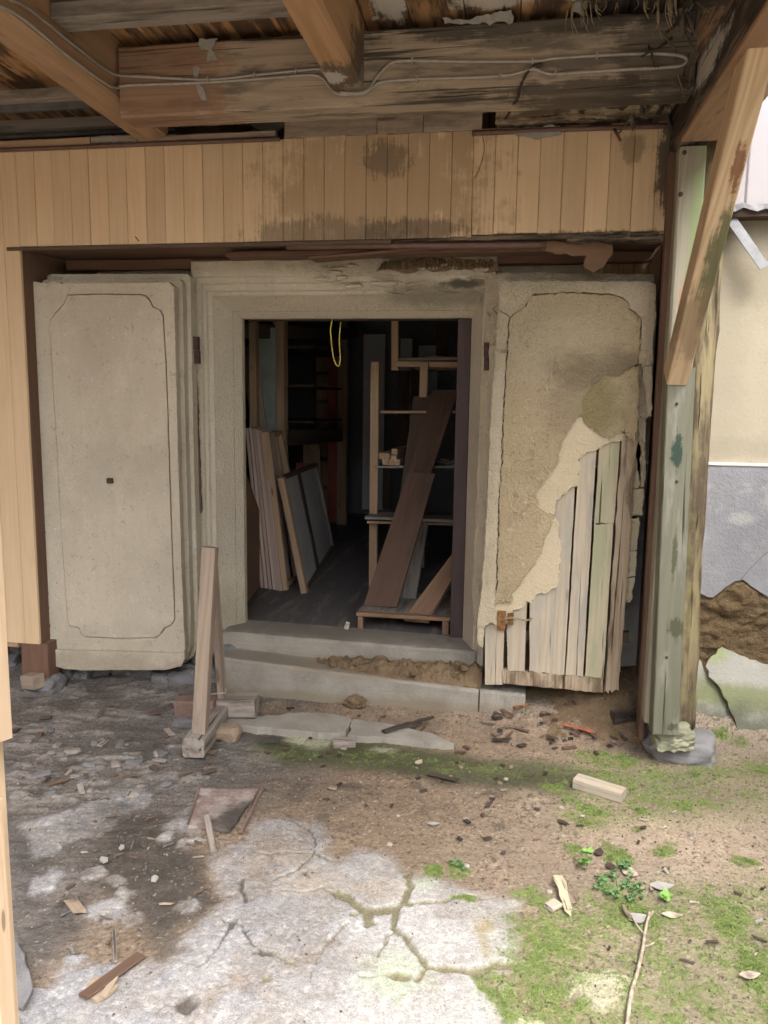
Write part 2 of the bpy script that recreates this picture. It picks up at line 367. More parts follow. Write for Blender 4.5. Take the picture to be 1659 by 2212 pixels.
m_greywood = wood('grey dirty wood', (0.30, 0.27, 0.24), (0.16, 0.14, 0.12), 0.2, 0.5, 0.5, bump=0.5, weather=(0.14, 0.12, 0.10), wamt=0.4, split=0.4)
m_dbrown = wood('dark brown plank', (0.115, 0.07, 0.05), (0.06, 0.038, 0.028), 0.25, 0.5, 0.5, bump=0.4, weather=(0.075, 0.05, 0.035), wamt=0.3)
m_lbrown = wood('dusty brown plank', (0.24, 0.15, 0.095), (0.14, 0.085, 0.055), 0.2, 0.5, 0.5, bump=0.3, weather=(0.14, 0.09, 0.06), wamt=0.3)
m_floor = wood('dusty dark floor boards', (0.105, 0.097, 0.094), (0.06, 0.055, 0.053), 0.2, 0.3, 0.4, bump=0.4, weather=(0.19, 0.17, 0.155), wamt=0.3)
m_pinkbrd = wood('pinkish board', (0.52, 0.41, 0.355), (0.33, 0.245, 0.205), 0.45, 0.3, 0.3, bump=0.2)
m_red = wood('reddish brown board', (0.42, 0.12, 0.09), (0.25, 0.07, 0.05), 0.2, 0.4, 0.4, bump=0.3)
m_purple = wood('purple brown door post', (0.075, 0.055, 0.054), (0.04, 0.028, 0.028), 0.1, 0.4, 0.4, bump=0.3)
m_bark = wood('dark bark chip', (0.055, 0.042, 0.035), (0.022, 0.017, 0.014), 0.5, 0.3, 0.6, bump=0.6)
m_chip = wood('wood chip', (0.25, 0.20, 0.15), (0.15, 0.115, 0.085), 0.5, 0.4, 0.5, bump=0.4)
m_slat = wood('pale slat', (0.52, 0.40, 0.28), (0.42, 0.30, 0.19), 0.05, 0.5, 0.3, bump=0.2, knots=0.4)  # the slats' own pale wood colour
m_orange = plain('orange splinter', (0.38, 0.13, 0.065), 0.7, 0.3, 30)

PL, PD, PW_ = (0.575, 0.525, 0.42), (0.45, 0.405, 0.32), (0.64, 0.59, 0.49)
m_plaster = plaster('grey cream plaster', PL, PD, PW_, 0.4, 0.6, bump=0.4, pits=0.7, streak=0.28, painted_crack=0.0,
    stains=[((-2.0, 3.55, 0.10), (1.2, 0.4, 0.10), (0.30, 0.265, 0.20), 0.6, 9), ((-2.45, 3.55, 1.1), (0.10, 0.3, 1.1), (0.40, 0.37, 0.31), 0.6, 7), ((-2.05, 3.55, 1.12), (0.09, 0.3, 0.16), (0.46, 0.42, 0.34), 0.6, 14)])
m_band = plaster('grey cream wall plaster', PL, PD, PW_, 0.4, 0.6, bump=0.5, pits=0.5, streak=0.2)
m_frame = plaster('door surround plaster', (0.565, 0.515, 0.41), PD, PW_, 0.45, 0.5, bump=0.5, pits=0.5, streak=0.15,
    stains=[((-0.35, 3.7, 2.02), (0.35, 0.4, 0.05), (0.14, 0.125, 0.095), 0.55, 9), ((-0.25, 3.7, 2.07), (0.12, 0.3, 0.02), (0.05, 0.045, 0.04), 0.85, 25), ((-0.6, 3.7, 2.16), (0.5, 0.3, 0.05), (0.22, 0.19, 0.14), 0.5, 12), ((-1.5, 3.8, 0.3), (0.15, 0.3, 0.2), (0.30, 0.28, 0.18), 0.4, 6)])
m_skin = plaster('pale door plaster', (0.55, 0.485, 0.36), (0.42, 0.365, 0.265), (0.61, 0.55, 0.425), 0.4, 0.6, bump=0.6, pits=0.6, streak=0.25, painted_crack=0.8,
    stains=[((0.2, 3.55, 2.06), (0.5, 0.2, 0.06), (0.33, 0.30, 0.235), 0.6, 10), ((0.0, 3.55, 1.6), (0.1, 0.2, 0.5), (0.46, 0.425, 0.33), 0.4, 5)])
m_tan = plaster('tan middle coat', (0.46, 0.38, 0.25), (0.35, 0.28, 0.17), (0.53, 0.455, 0.325), 0.6, 0.5, bump=0.6, pits=0.7, streak=0.10,
    stains=[((0.08, 3.57, 1.85), (0.16, 0.2, 0.25), (0.50, 0.45, 0.33), 0.75, 5), ((0.40, 3.57, 1.66), (0.20, 0.2, 0.10), (0.20, 0.165, 0.11), 0.85, 6), ((0.25, 3.57, 1.50), (0.1, 0.2, 0.12), (0.27, 0.22, 0.15), 0.6, 7), ((0.2, 3.57, 1.9), (0.3, 0.2, 0.2), (0.47, 0.41, 0.28), 0.5, 5)])
m_olive = plaster('olive stained coat', (0.47, 0.395, 0.255), (0.35, 0.29, 0.17), (0.54, 0.47, 0.33), 0.6, 0.5, bump=0.8, pits=0.6,
    stains=[((0.36, 3.58, 1.50), (0.10, 0.2, 0.13), (0.22, 0.185, 0.085), 0.75, 7), ((0.33, 3.58, 1.38), (0.08, 0.2, 0.11), (0.25, 0.21, 0.105), 0.6, 9)])
m_under = plaster('pale under coat', (0.56, 0.485, 0.345), (0.46, 0.39, 0.265), (0.61, 0.54, 0.40), 0.4, 0.35, bump=0.4, pits=0.4)
m_cream = plaster('cream wall plaster', (0.51, 0.455, 0.345), (0.46, 0.405, 0.305), (0.55, 0.50, 0.39), 0.25, 0.4, bump=0.12, pits=0.35,
    stains=[((1.0, 3.85, 2.3), (0.6, 0.3, 0.35), (0.30, 0.27, 0.20), 0.6, 3), ((0.95, 3.85, 1.75), (0.12, 0.3, 0.5), (0.40, 0.36, 0.27), 0.5, 5), ((1.05, 3.85, 1.32), (0.4, 0.3, 0.05), (0.38, 0.34, 0.26), 0.5, 9)])
m_dado = plaster('blue grey dado plaster', (0.345, 0.35, 0.372), (0.26, 0.265, 0.285), (0.45, 0.453, 0.465), 0.3, 0.75, bump=0.35, pits=0.3,
    stains=[((0.62, 3.85, 0.80), (0.10, 0.3, 0.35), (0.12, 0.12, 0.13), 0.6, 6), ((0.65, 3.85, 0.35), (0.2, 0.3, 0.16), (0.38, 0.375, 0.34), 0.8, 5), ((1.1, 3.85, 0.98), (0.06, 0.3, 0.03), (0.45, 0.45, 0.44), 0.7, 12)])
m_white = plain('white wash band', (0.75, 0.75, 0.72), 0.9, 0.1)
m_mud = plaster('raw mud wall', (0.22, 0.155, 0.085), (0.13, 0.09, 0.05), (0.34, 0.26, 0.16), 0.6, 0.7, bump=1.0, pits=0.8, grain=120)
m_soil = plaster('crumbled wall soil', (0.22, 0.158, 0.095), (0.115, 0.08, 0.048), (0.31, 0.235, 0.15), 0.8, 0.7, bump=1.0, pits=0.8, grain=140)
m_frag = plaster('fallen plaster sheet', (0.37, 0.37, 0.33), (0.31, 0.31, 0.265), (0.43, 0.43, 0.39), 0.2, 0.5, bump=0.25, pits=0.3,
    stains=[((1.0, 3.58, 0.17), (1.2, 0.4, 0.055), (0.17, 0.195, 0.07), 0.75, 7), ((1.0, 3.5, 0.0), (1.2, 0.5, 0.125), (0.105, 0.112, 0.08), 0.9, 7), ((0.98, 3.75, 0.36), (0.07, 0.2, 0.06), (0.26, 0.33, 0.10), 0.6, 9)])
def stone_mat(name, a, b, c, st=()):
    t = NT(name); p = t.pos(); n1 = t.noise(p, 6, 5, 0.6); n2 = t.noise(p, 90, 4, 0.7); n3 = t.noise(p, 240, 2, 0.6)
    st_ = t.noise(t.map(p, (3, 3, 60)), 1.0, 3, 0.6)
    col = t.mix(t.ramp(n1, 0.35, 0.7), a, b); col = t.mix(t.math('MULTIPLY', t.ramp(n3, 0.5, 0.72), 0.55), col, c); col = t.mix(t.math('MULTIPLY', t.ramp(st_, 0.5, 0.7), 0.3), col, b)
    col = t.mix(t.math('MULTIPLY', t.ramp(n2, 0.6, 0.75), 0.4), col, tuple(q*0.5 for q in b))
    for cc, r, colr, amt, ns in st: col = t.mix(t.math('MULTIPLY', t.blob(cc, r, ns=ns), amt), col, colr)
    h = t.math('ADD', t.math('MULTIPLY', n2, 1.0), t.math('MULTIPLY', st_, 0.6))
    return t.done(col, 0.9, h, 0.5, 0.004, 0.006, 0.2)
m_step = stone_mat('grey green step stone', (0.30, 0.283, 0.245), (0.22, 0.205, 0.175), (0.39, 0.375, 0.335),
    [((-0.8, 3.9, 0.29), (0.9, 0.13, 0.02), (0.16, 0.14, 0.115), 0.7, 8), ((-0.45, 3.75, 0.18), (0.6, 0.3, 0.03), (0.22, 0.165, 0.105), 0.7, 12), ((-1.2, 3.67, 0.2), (0.6, 0.07, 0.02), (0.22, 0.195, 0.155), 0.75, 7), ((-0.8, 3.58, 0.02), (1.2, 0.1, 0.045), (0.20, 0.16, 0.11), 0.7, 9)])
m_gstone = stone_mat('grey base stone', (0.22, 0.22, 0.225), (0.14, 0.142, 0.146), (0.31, 0.31, 0.31))
m_ystone = stone_mat('mossy yellow stone', (0.30, 0.30, 0.22), (0.19, 0.20, 0.13), (0.42, 0.42, 0.34))
m_fstone = stone_mat('foundation stone', (0.20, 0.20, 0.205), (0.11, 0.11, 0.115), (0.27, 0.27, 0.275))
m_brick = stone_mat('reddish block', (0.20, 0.135, 0.115), (0.13, 0.09, 0.075), (0.27, 0.2, 0.17))
m_sand = stone_mat('tan clod', (0.23, 0.178, 0.125), (0.16, 0.12, 0.083), (0.30, 0.245, 0.185))
m_iron = plain('rusty hinge iron', (0.095, 0.06, 0.055), 0.8, 0.4, 60, 0.5, 0.2)
m_rust = plain('orange rust iron', (0.26, 0.125, 0.05), 0.9, 0.5, 60, 0.7, 0.1, (0.07, 0.04, 0.025))
m_rod = plain('brown pipe', (0.15, 0.09, 0.075), 0.4, 0.2, 20)
m_cable = plain('grey cable sheath', (0.34, 0.31, 0.28), 0.55, 0.2, 30, 0.1)
m_dcable = plain('dark cable', (0.06, 0.05, 0.045), 0.6, 0.2, 30)
m_yellow = plain('yellow strap', (0.62, 0.58, 0.16), 0.5, 0.1)
m_backp = plain('pale back panel', (0.75, 0.77, 0.80), 0.9, 0.1, 3, 0.05)
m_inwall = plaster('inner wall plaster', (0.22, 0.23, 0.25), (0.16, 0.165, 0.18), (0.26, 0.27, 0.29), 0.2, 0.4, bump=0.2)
m_paper = plain('white panel paper', (0.58, 0.58, 0.58), 0.8, 0.12, 4, 0.05)
m_gsheet = plain('grey green sheet', (0.30, 0.35, 0.34), 0.7, 0.3, 5)
m_siding = plain('white sheet metal', (0.52, 0.485, 0.495), 0.45, 0.05, 3, 0.02)
m_galv = plain('bent galvanised strip', (0.24, 0.243, 0.25), 0.5, 0.3, 8, 0.1, 0.3)
m_sheetmetal = plain('dark rusty sheet', (0.075, 0.064, 0.064), 0.7, 0.5, 9, 0.4)
m_leaf = plain('dry leaf', (0.44, 0.38, 0.30), 0.7, 0.5, 30)
m_dleaf = plain('dark wet leaf', (0.07, 0.05, 0.04), 0.6, 0.5, 30)
m_flake = plain('plaster flake', (0.33, 0.32, 0.30), 0.9, 0.2, 30)
m_stem = plain('dry stem', (0.42, 0.36, 0.28), 0.8, 0.4, 40)
m_straw = plain('dangling straw', (0.32, 0.25, 0.16), 0.8, 0.6, 40)
m_weed = plain('weed leaf', (0.12, 0.24, 0.085), 0.6, 0.4, 30)
m_sprout = plain('pale sprout leaf', (0.20, 0.36, 0.09), 0.6, 0.3, 30)
m_pebble = stone_mat('pebble', (0.35, 0.32, 0.28), (0.22, 0.2, 0.17), (0.5, 0.48, 0.44))
# ------------------------------------------------------------------ ground: one sheet, fine where it is near
def axis(lo, hi, st, far):
    a = np.arange(lo, hi+1e-6, st); g = []; d = st; q = 0
    while q < far: d *= 1.35; q += d; g.append(q)
    g = np.array(g); return np.concatenate([lo-g[::-1], a, hi+g])
gx = axis(-2.95, 1.5, 0.005, 60); gy = axis(1.45, 3.78, 0.0068, 60); gy = np.unique(np.concatenate([gy[(gy < 1.45) | (gy > 2.6)], np.arange(1.45, 2.6, 0.0046)]))
X, Y = np.meshgrid(gx, gy, indexing='ij'); X = X.ravel(); Y = Y.ravel()
wob = lambda s, k, o=0.0: (fbm(X+o, Y-o, 4, s)-0.5)*k
XW = X+wob(9, 0.05)+wob(55, 0.02, 3); YW = Y+wob(9, 0.05, 7)+wob(55, 0.02, 11)
def inside(pts, soft=0.02, warp=1.0):
    """0..1 mask of a patch whose outline is given in the photograph"""
    p = GXY(pts); lo = p.min(0)-soft-0.1; hi = p.max(0)+soft+0.1
    m = np.zeros_like(X); k = np.where((X > lo[0]) & (X < hi[0]) & (Y > lo[1]) & (Y < hi[1]))[0]
    x = X[k]+(XW[k]-X[k])*warp; y = Y[k]+(YW[k]-Y[k])*warp
    ins = np.zeros(len(k), bool); dm = np.full(len(k), 9.0)
    for i in range(len(p)):
        a = p[i]; b = p[(i+1) % len(p)]; d = b-a
        t = np.clip(((x-a[0])*d[0]+(y-a[1])*d[1])/(d@d+1e-9), 0, 1)
        dm = np.minimum(dm, np.hypot(x-a[0]-d[0]*t, y-a[1]-d[1]*t))
        cr = ((a[1] > y) != (b[1] > y)); xi = a[0]+(y-a[1])/(b[1]-a[1]+1e-12)*d[0]
        ins ^= cr & (x < xi)
    sd = np.where(ins, -dm, dm); m[k] = 1-sstep(-soft, soft, sd); return m
def spot(px, py, rx, ry, soft=0.5):
    """round patch: centre and radii in the photograph"""
    c = GXY([(px, py), (px+rx, py), (px, py-ry)]); r1 = abs(c[1][0]-c[0][0]); r2 = np.hypot(*(c[2]-c[0]))
    d = np.hypot((XW-c[0][0])/r1, (YW-c[0][1])/r2); d = d+wob(30, 0.9, px*0.01); return 1-sstep(1-soft, 1+soft, d)
def line(pts, wd, soft=0.3):
    p = GXY(pts); m = np.zeros_like(X); lo = p.min(0)-0.15; hi = p.max(0)+0.15
    k = np.where((X > lo[0]) & (X < hi[0]) & (Y > lo[1]) & (Y < hi[1]))[0]
    x = X[k]+(XW[k]-X[k])*0.8; y = Y[k]+(YW[k]-Y[k])*0.8; dm = np.full(len(k), 9.0)
    for a, b in zip(p[:-1], p[1:]):
        d = b-a; t = np.clip(((x-a[0])*d[0]+(y-a[1])*d[1])/(d@d+1e-9), 0, 1); dm = np.minimum(dm, np.hypot(x-a[0]-d[0]*t, y-a[1]-d[1]*t))
    m[k] = 1-sstep(wd*(1-soft), wd*(1+soft), dm*(0.7+0.6*fbm(x, y, 2, 25))); return m
n_a = fbm(X, Y, 5, 2.2); n_b = fbm(X+5, Y+3, 5, 8); n_c = fbm(X+9, Y, 4, 26); n_d = fbm(X, Y+4, 3, 70); n_e = fbm(X+2, Y+8, 2, 130)
ndiag = fbm((X+Y*0.6)*1.0, (Y-X*0.25)*3.2, 5, 7)
C3 = lambda c: np.array(c)[None, :]
def over(col, m, c, var=0.0, nz=None):
    c = C3(c) if isinstance(c, tuple) else c
    if var: c = c*(1+var*2*((nz if nz is not None else n_c)-0.5))[:, None]
    return col*(1-m[:, None])+c*m[:, None]
# sandy earth, greyer to the left
col = np.ones((len(X), 3))*C3((0.20, 0.15, 0.105))
col *= (0.72+0.55*n_b)[:, None]
col = over(col, sstep(-0.55, 0.55, X+0.25*(Y-2.8)+(n_a-0.5)*1.2), (0.245, 0.20, 0.152), 0.25, n_b)
col = over(col, sstep(0.70, 0.78, n_e)*0.4, (0.32, 0.27, 0.215)); col = over(col, sstep(0.62, 0.7, n_d)*0.75*sstep(0.45, 0.6, n_b), (0.075, 0.055, 0.04))
leftm = 1-sstep(-1.25, -0.8, X+(n_a-0.5)*0.8-(Y-2.6)*0.2)
col = over(col, leftm, (0.118, 0.107, 0.098), 0.5, n_b)
H = (n_b-0.5)*0.012+(n_c-0.5)*0.006+(n_d-0.5)*0.0045
H += leftm*((ndiag-0.5)*0.016)
# rubble-skinned grey slab at the back left
back = inside([(0, 1485), (380, 1490), (480, 1560), (500, 1640), (430, 1700), (300, 1700), (170, 1735), (0, 1760)], 0.08)
lump = sstep(0.40, 0.68, ndiag+(n_c-0.5)*0.35)
col = over(col, back*lump*0.8, (0.215, 0.20, 0.185), 0.35); H += back*lump*0.005
# concrete
conc = inside([(545, 1781), (582, 1767), (681, 1770), (712, 1813), (691, 1846), (734, 1869), (750, 1856), (780, 1836), (813, 1840), (853, 1866), (879, 1899), (916, 1886), (945, 1899), (1011, 1929), (1070, 1932), (1114, 1951), (1100, 1991), (1117, 2031), (1112, 2091), (1030, 2108), (1055, 2146), (1105, 2191), (1125, 2290), (60, 2290), (75, 2212), (150, 2091), (290, 2075), (360, 2071), (370, 2031), (450, 1981), (480, 1951), (460, 1901), (440, 1871), (435, 1841), (525, 1816)], 0.04)
conc = np.maximum(conc, ((Y < 1.62) & (X > -1.3) & (X < 0.2)).astype(float)*sstep(0.2, 0.1, np.abs(X+0.5)-0.6))
conc = np.maximum(conc, 0.9*inside([(45, 1783), (160, 1746), (240, 1716), (310, 1703), (330, 1721), (320, 1746), (270, 1763), (240, 1796), (165, 1821), (135, 1841), (75, 1851)], 0.02))
conc = np.maximum(conc, 0.9*inside([(355, 1790), (400, 1745), (440, 1720), (470, 1760), (420, 1800)], 0.03))
for q in [(360, 1808, 18, 14), (210, 1890, 30, 12), (260, 1905, 35, 10), (275, 1930, 30, 12), (230, 1965, 45, 22), (285, 1985, 22, 14), (400, 1960, 30, 14), (390, 1825, 12, 8), (415, 1815, 30, 6), (410, 1835, 18, 6), (165, 2070, 22, 10), (100, 1905, 30, 25), (300, 2110, 60, 30), (1247, 1790, 0.1, 0.1)]:
    conc = np.maximum(conc, 0.85*spot(*q, soft=0.3))
pale = (0.35, 0.343, 0.33); blue = (0.235, 0.24, 0.255)
cc = C3(pale)*np.ones((len(X), 1)); rough = 1-sstep(-0.80, -0.25, X+(n_a-0.5)*0.7+(n_c-.5)*.3-(Y-2)*.15)
cc = over(cc, rough, blue, 0.25, n_c); cc *= (0.80+0.4*n_b)[:, None]
cc = over(cc, sstep(0.50, 0.62, n_a)*sstep(0.35, 0.6, n_c)*0.45, (0.34, 0.30, 0.25)); cc = over(cc, sstep(0.56, 0.7, n_d)*(0.25+0.6*rough), (0.24, 0.235, 0.235))
cc = over(cc, sstep(0.62, 0.72, n_e)*0.45, (0.2, 0.19, 0.18)); cc = over(cc, (1-sstep(0.28, 0.38, n_d))*0.35, (0.55, 0.54, 0.52)); cc = over(cc, sstep(0.5, 0.6, fbm(X+6, Y, 5, 14))*0.35, (0.30, 0.29, 0.275))
for q in [(1000, 1880, 0, 0), (850, 2110, 75, 45), (910, 1900, 30, 18), (1090, 2150, 30, 40)]:
    if q[2]: cc = over(cc, spot(*q, soft=0.7)*0.6, (0.33, 0.38, 0.26))
for q in [(700, 1905, 60, 25), (640, 1920, 50, 20), (820, 1925, 60, 22), (600, 1845, 60, 20)]: cc = over(cc, spot(*q, soft=0.8)*0.5, (0.31, 0.26, 0.205))
edge_ = sstep(0.02, .5, conc)*(1-sstep(.5, .98, conc)); conc = np.clip(conc*(0.80+0.35*sstep(.35, .55, n_b))-rough*0.38*sstep(0.50, 0.62, fbm(X+3, Y+1, 5, 5.5)), 0, 1); col = over(col, conc, cc); H = H*(1-conc*0.75)+conc*(0.006+(n_d-0.5)*0.004*rough)
dl = inside([(255, 1770), (330, 1750), (400, 1790), (430, 1850), (460, 1910), (485, 1950), (440, 1985), (370, 2010), (350, 2060), (300, 2020), (250, 1960), (200, 1900), (170, 1855)], 0.05)*(1-conc*0.9)
col = over(col, 0.55*inside([(560, 1660), (820, 1680), (900, 1740), (760, 1800), (600, 1770), (500, 1700)], .12)*sstep(.4, .6, n_b), (0.10, 0.08, 0.062)); col = over(col, dl*0.95, (0.062, 0.055, 0.048), 0.4, n_c)
dl = inside([(330, 2010), (380, 2000), (420, 2060), (380, 2110), (330, 2090)], 0.05)*sstep(0.45, 0.55, n_c); col = over(col, dl*0.8, (0.09, 0.077, 0.065))
dl = inside([(20, 1780), (60, 1800), (90, 1900), (60, 2000), (120, 1960), (190, 1900), (180, 2010), (100, 2080), (40, 2050)], 0.05); col = over(col, dl*0.75*(1-conc*0.7), (0.07, 0.066, 0.065), 0.3)
# damp mossy earth in front of the steps, sand along it
dm_ = inside([(540, 1600), (700, 1588), (860, 1610), (1060, 1640), (1220, 1650), (1310, 1690), (1230, 1716), (1090, 1704), (960, 1694), (800, 1664), (620, 1650)], 0.07)
col = over(col, inside([(480, 1540), (600, 1520), (760, 1535), (1000, 1570), (1350, 1540), (1400, 1600), (1300, 1640), (1050, 1640), (860, 1600), (560, 1570)], 0.05)*0.75, (0.22, 0.165, 0.118), 0.4, n_c)
col = over(col, dm_*0.95, (0.045, 0.047, 0.028), 0.6, n_b)
for q in [(680, 1604, 40, 12), (640, 1598, 25, 8), (830, 1622, 25, 6)]: col = over(col, spot(*q, soft=0.7)*0.7, (0.38, 0.39, 0.27))
col = over(col, inside([(1250, 1760), (1660, 1740), (1680, 1920), (1500, 1900), (1380, 1850), (1260, 1830)], 0.12)*0.7, (0.32, 0.255, 0.188), 0.2, n_c)
col = over(col, inside([(1300, 1650), (1660, 1640), (1680, 1740), (1500, 1760), (1350, 1740)], 0.1)*0.55, (0.17, 0.138, 0.10), 0.3, n_b)
col = over(col, spot(1440, 1690, 60, 20)*0.5, (0.13, 0.125, 0.10)); col = over(col, spot(930, 1745, 90, 25)*0.5*sstep(0.4, 0.6, n_c), (0.12, 0.09, 0.065))
for q in [(1060, 1715, 22, 9), (1078, 1783, 18, 6), (1012, 1784, 14, 5), (760, 1700, 26, 10), (640, 1715, 24, 22), (690, 1762, 14, 8), (900, 1700, 16, 8)]: col = over(col, spot(*q, soft=0.5)*0.8, (0.085, 0.07, 0.055))
# the two stones flush with the earth at the lower right
for pp in ([(1222, 2119), (1256, 2099), (1314, 2099), (1364, 2119), (1354, 2170), (1314, 2183), (1287, 2198), (1260, 2170), (1232, 2139)], [(1107, 2197), (1182, 2205), (1190, 2240), (1110, 2240)], [(1075, 2120), (1110, 2122), (1105, 2140), (1080, 2138)]):
    m = inside(pp, 0.02); col = over(col, m*0.92, (0.44, 0.41, 0.31), 0.2, n_b); H += m*0.012
# moss
moss = np.zeros_like(X)
for q in [(1317, 1641, 70, 16), (1354, 1656, 16, 12), (1300, 1672, 34, 9), (1346, 1695, 28, 13), (1195, 1702, 36, 8), (1236, 1727, 26, 10), (1425, 1675, 24, 12), (1497, 1671, 20, 8), (1402, 1724, 46, 10), (1459, 1736, 26, 14), (1530, 1739, 26, 11), (1378, 1753, 18, 10), (1266, 1770, 38, 14), (1290, 1753, 40, 12), (1639, 1660, 28, 12), (1368, 1790, 12, 6), (1310, 1824, 14, 9), (1429, 1840, 24, 12), (1447, 1826, 16, 5), (1554, 1600, 16, 6), (1595, 1611, 18, 7), (930, 1880, 20, 14), (990, 1880, 28, 12), (1150, 1940, 40, 20), (1330, 1850, 30, 20), (1600, 1860, 30, 10), (1000, 1945, 20, 6), (1240, 1840, 20, 10)]:
    moss = np.maximum(moss, spot(*q, soft=0.5)*0.9)
for pp, k in [([(1290, 1950), (1330, 1930), (1400, 1945), (1418, 1990), (1390, 2015), (1330, 2000)], 1.0), ([(1520, 1943), (1588, 1950), (1625, 2000), (1645, 2068), (1680, 2100), (1680, 2230), (1640, 2200), (1588, 2136), (1564, 2055), (1530, 1994)], 1.0),
              ([(1104, 1994), (1182, 1990), (1212, 2021), (1246, 2055), (1232, 2085), (1226, 2122), (1243, 2170), (1280, 2206), (1200, 2230), (1120, 2200), (1060, 2130), (1110, 2100), (1125, 2040)], 0.8), ([(1405, 2160), (1470, 2150), (1490, 2215), (1500, 2260), (1400, 2260)], 0.8), ([(1405, 2060), (1440, 2075), (1430, 2090), (1400, 2080)], 0.9), ([(1440, 2095), (1530, 2110), (1560, 2160), (1500, 2165), (1450, 2130)], 0.55), ([(1240, 2150), (1290, 2205), (1300, 2260), (1220, 2260)], 0.9), ([(1500, 2010), (1570, 2020), (1590, 2100), (1540, 2110)], 0.5), ([(1130, 1960), (1300, 1930), (1660, 1890), (1690, 2240), (1130, 2240)], 0.36), ([(1180, 1650), (1660, 1640), (1680, 1770), (1230, 1790)], 0.30), ([(560, 1615), (860, 1620), (1200, 1665), (1180, 1690), (820, 1650), (560, 1640)], 0.3)]:
    moss = np.maximum(moss, k*inside(pp, 0.11))
ed = line([(1031, 2114), (1055, 2140), (1078, 2170), (1110, 2215), (1130, 2260)], 0.022); moss = np.maximum(moss, ed)
# cracks and holes
crk = np.zeros_like(X)
for pts, wd in [([(879, 1892), (881, 1916), (876, 1952), (863, 1965), (856, 1988), (858, 2008)], 0.009), ([(856, 1965), (813, 1972), (780, 1968), (760, 1952), (747, 1939), (727, 1935)], 0.017), ([(760, 1982), (785, 1972), (812, 1972)], 0.008), ([(790, 1970), (800, 1990), (806, 2000)], 0.016),
                ([(860, 2010), (840, 2023), (833, 2041), (820, 2058), (814, 2070)], 0.004), ([(861, 2010), (883, 2026), (893, 2051), (909, 2078), (922, 2094), (945, 2097)], 0.009), ([(945, 2097), (1005, 2101), (1045, 2094), (1064, 2084), (1110, 2092)], 0.013), ([(1045, 2096), (1031, 2112), (1055, 2140), (1078, 2170)], 0.012),
                ([(740, 2001), (722, 2025), (712, 2041), (700, 2060), (691, 2078)], 0.0035), ([(881, 1955), (912, 1949), (962, 1949)], 0.008), ([(590, 1768), (631, 1777), (664, 1793), (676, 1823), (671, 1849), (645, 1882), (598, 1906)], 0.0032), ([(671, 1849), (700, 1856), (735, 1866)], 0.004), ([(662, 1885), (668, 1900)], 0.006), ([(550, 1840), (600, 1843), (650, 1846)], 0.003),
                ([(520, 1900), (523, 1925), (530, 1945)], 0.006), ([(1430, 1701), (1480, 1703), (1510, 1696), (1545, 1680)], 0.0032), ([(495, 2010), (470, 2050), (430, 2085)], 0.003), ([(922, 2094), (913, 2110), (907, 2125)], 0.008), ([(727, 1935), (690, 1922), (650, 1931), (600, 1926)], 0.003), ([(690, 2078), (672, 2110)], 0.002), ([(962, 1949), (1000, 1938), (1050, 1940)], 0.005), ([(480, 1985), (520, 2000), (562, 2060), (640, 2085)], 0.003)]:
    crk = np.maximum(crk, line(pts, wd))
for q in [(558, 2059, 12, 6), (575, 2060, 18, 5), (570, 2117, 9, 9), (869, 2114, 26, 9), (412, 2170, 22, 16), (712, 2041, 6, 4), (500, 2000, 8, 14), (535, 2014, 10, 5), (605, 2145, 5, 4), (790, 2117, 16, 4), (880, 2150, 5, 3)]: crk = np.maximum(crk, spot(*q, soft=0.35))
st = inside([(1022, 1991), (1050, 1985), (1064, 2000), (1058, 2030), (1066, 2066), (1056, 2070), (1040, 2035)], 0.02); col = over(col, st*0.85, (0.27, 0.225, 0.13))
sc_ = np.where(Y < 2.4, 1.0, 0.0)*(X > -0.6)
col = over(col, crk*0.9, np.where((sc_ > 0)[:, None], C3((0.15, 0.135, 0.075)), C3((0.07, 0.06, 0.05)))); H -= crk*0.010*conc
mm = np.clip(moss*(0.30+0.75*sstep(0.36, 0.66, n_c))*(0.55+0.6*sstep(0.3, 0.65, n_d)), 0, 1)
mc = C3((0.15, 0.21, 0.052))*(0.65+0.8*n_d[:, None]); mc = over(mc, sstep(0.5, 0.65, n_b)*0.6, (0.20, 0.265, 0.065))
col = over(col, np.clip(moss*0.75, 0, 1)*(1-conc*0.6), (0.14, 0.135, 0.065)); col = over(col, mm, mc); H += mm*0.003*(0.5+n_e)
# loose fine speckle
col = over(col, sstep(0.80, 0.84, n_e)*0.5*(1-conc)*(1-dm_), (0.38, 0.345, 0.30)); col = over(col, (1-sstep(0.24, 0.28, n_e))*0.7*(1-conc), (0.05, 0.04, 0.032))
far = (X < -3.1) | (X > 1.7) | (Y < 1.3) | (Y > 4.0)
# earth banks up under the doors and steps
bank = sstep(3.42, 3.75, Y)*(0.04+0.05*sstep(-0.2, 0.3, X))*(1-sstep(3.9, 4.2, Y)); H += bank*(0.6+0.8*n_b)
H[far] = 0; col[far] = C3((0.30, 0.26, 0.2)); col = np.clip(col, 0.01, 0.8)
nx_, ny_ = len(gx), len(gy); idx = np.arange(nx_*ny_).reshape(nx_, ny_)
quads = np.stack([idx[:-1, :-1], idx[1:, :-1], idx[1:, 1:], idx[:-1, 1:]], -1).reshape(-1, 4)
me = bpy.data.meshes.new('ground'); me.vertices.add(len(X)); me.vertices.foreach_set('co', np.stack([X, Y, H], 1).ravel())
me.loops.add(quads.size); me.loops.foreach_set('vertex_index', quads.ravel()); me.polygons.add(len(quads))
me.polygons.foreach_set('loop_start', np.arange(0, quads.size, 4)); me.polygons.foreach_set('loop_total', np.full(len(quads), 4)); me.update(); me.shade_smooth()
at = me.color_attributes.new('earth', 'FLOAT_COLOR', 'POINT'); at.data.foreach_set('color', np.concatenate([col, moss[:, None]], 1).ravel().astype(np.float32))
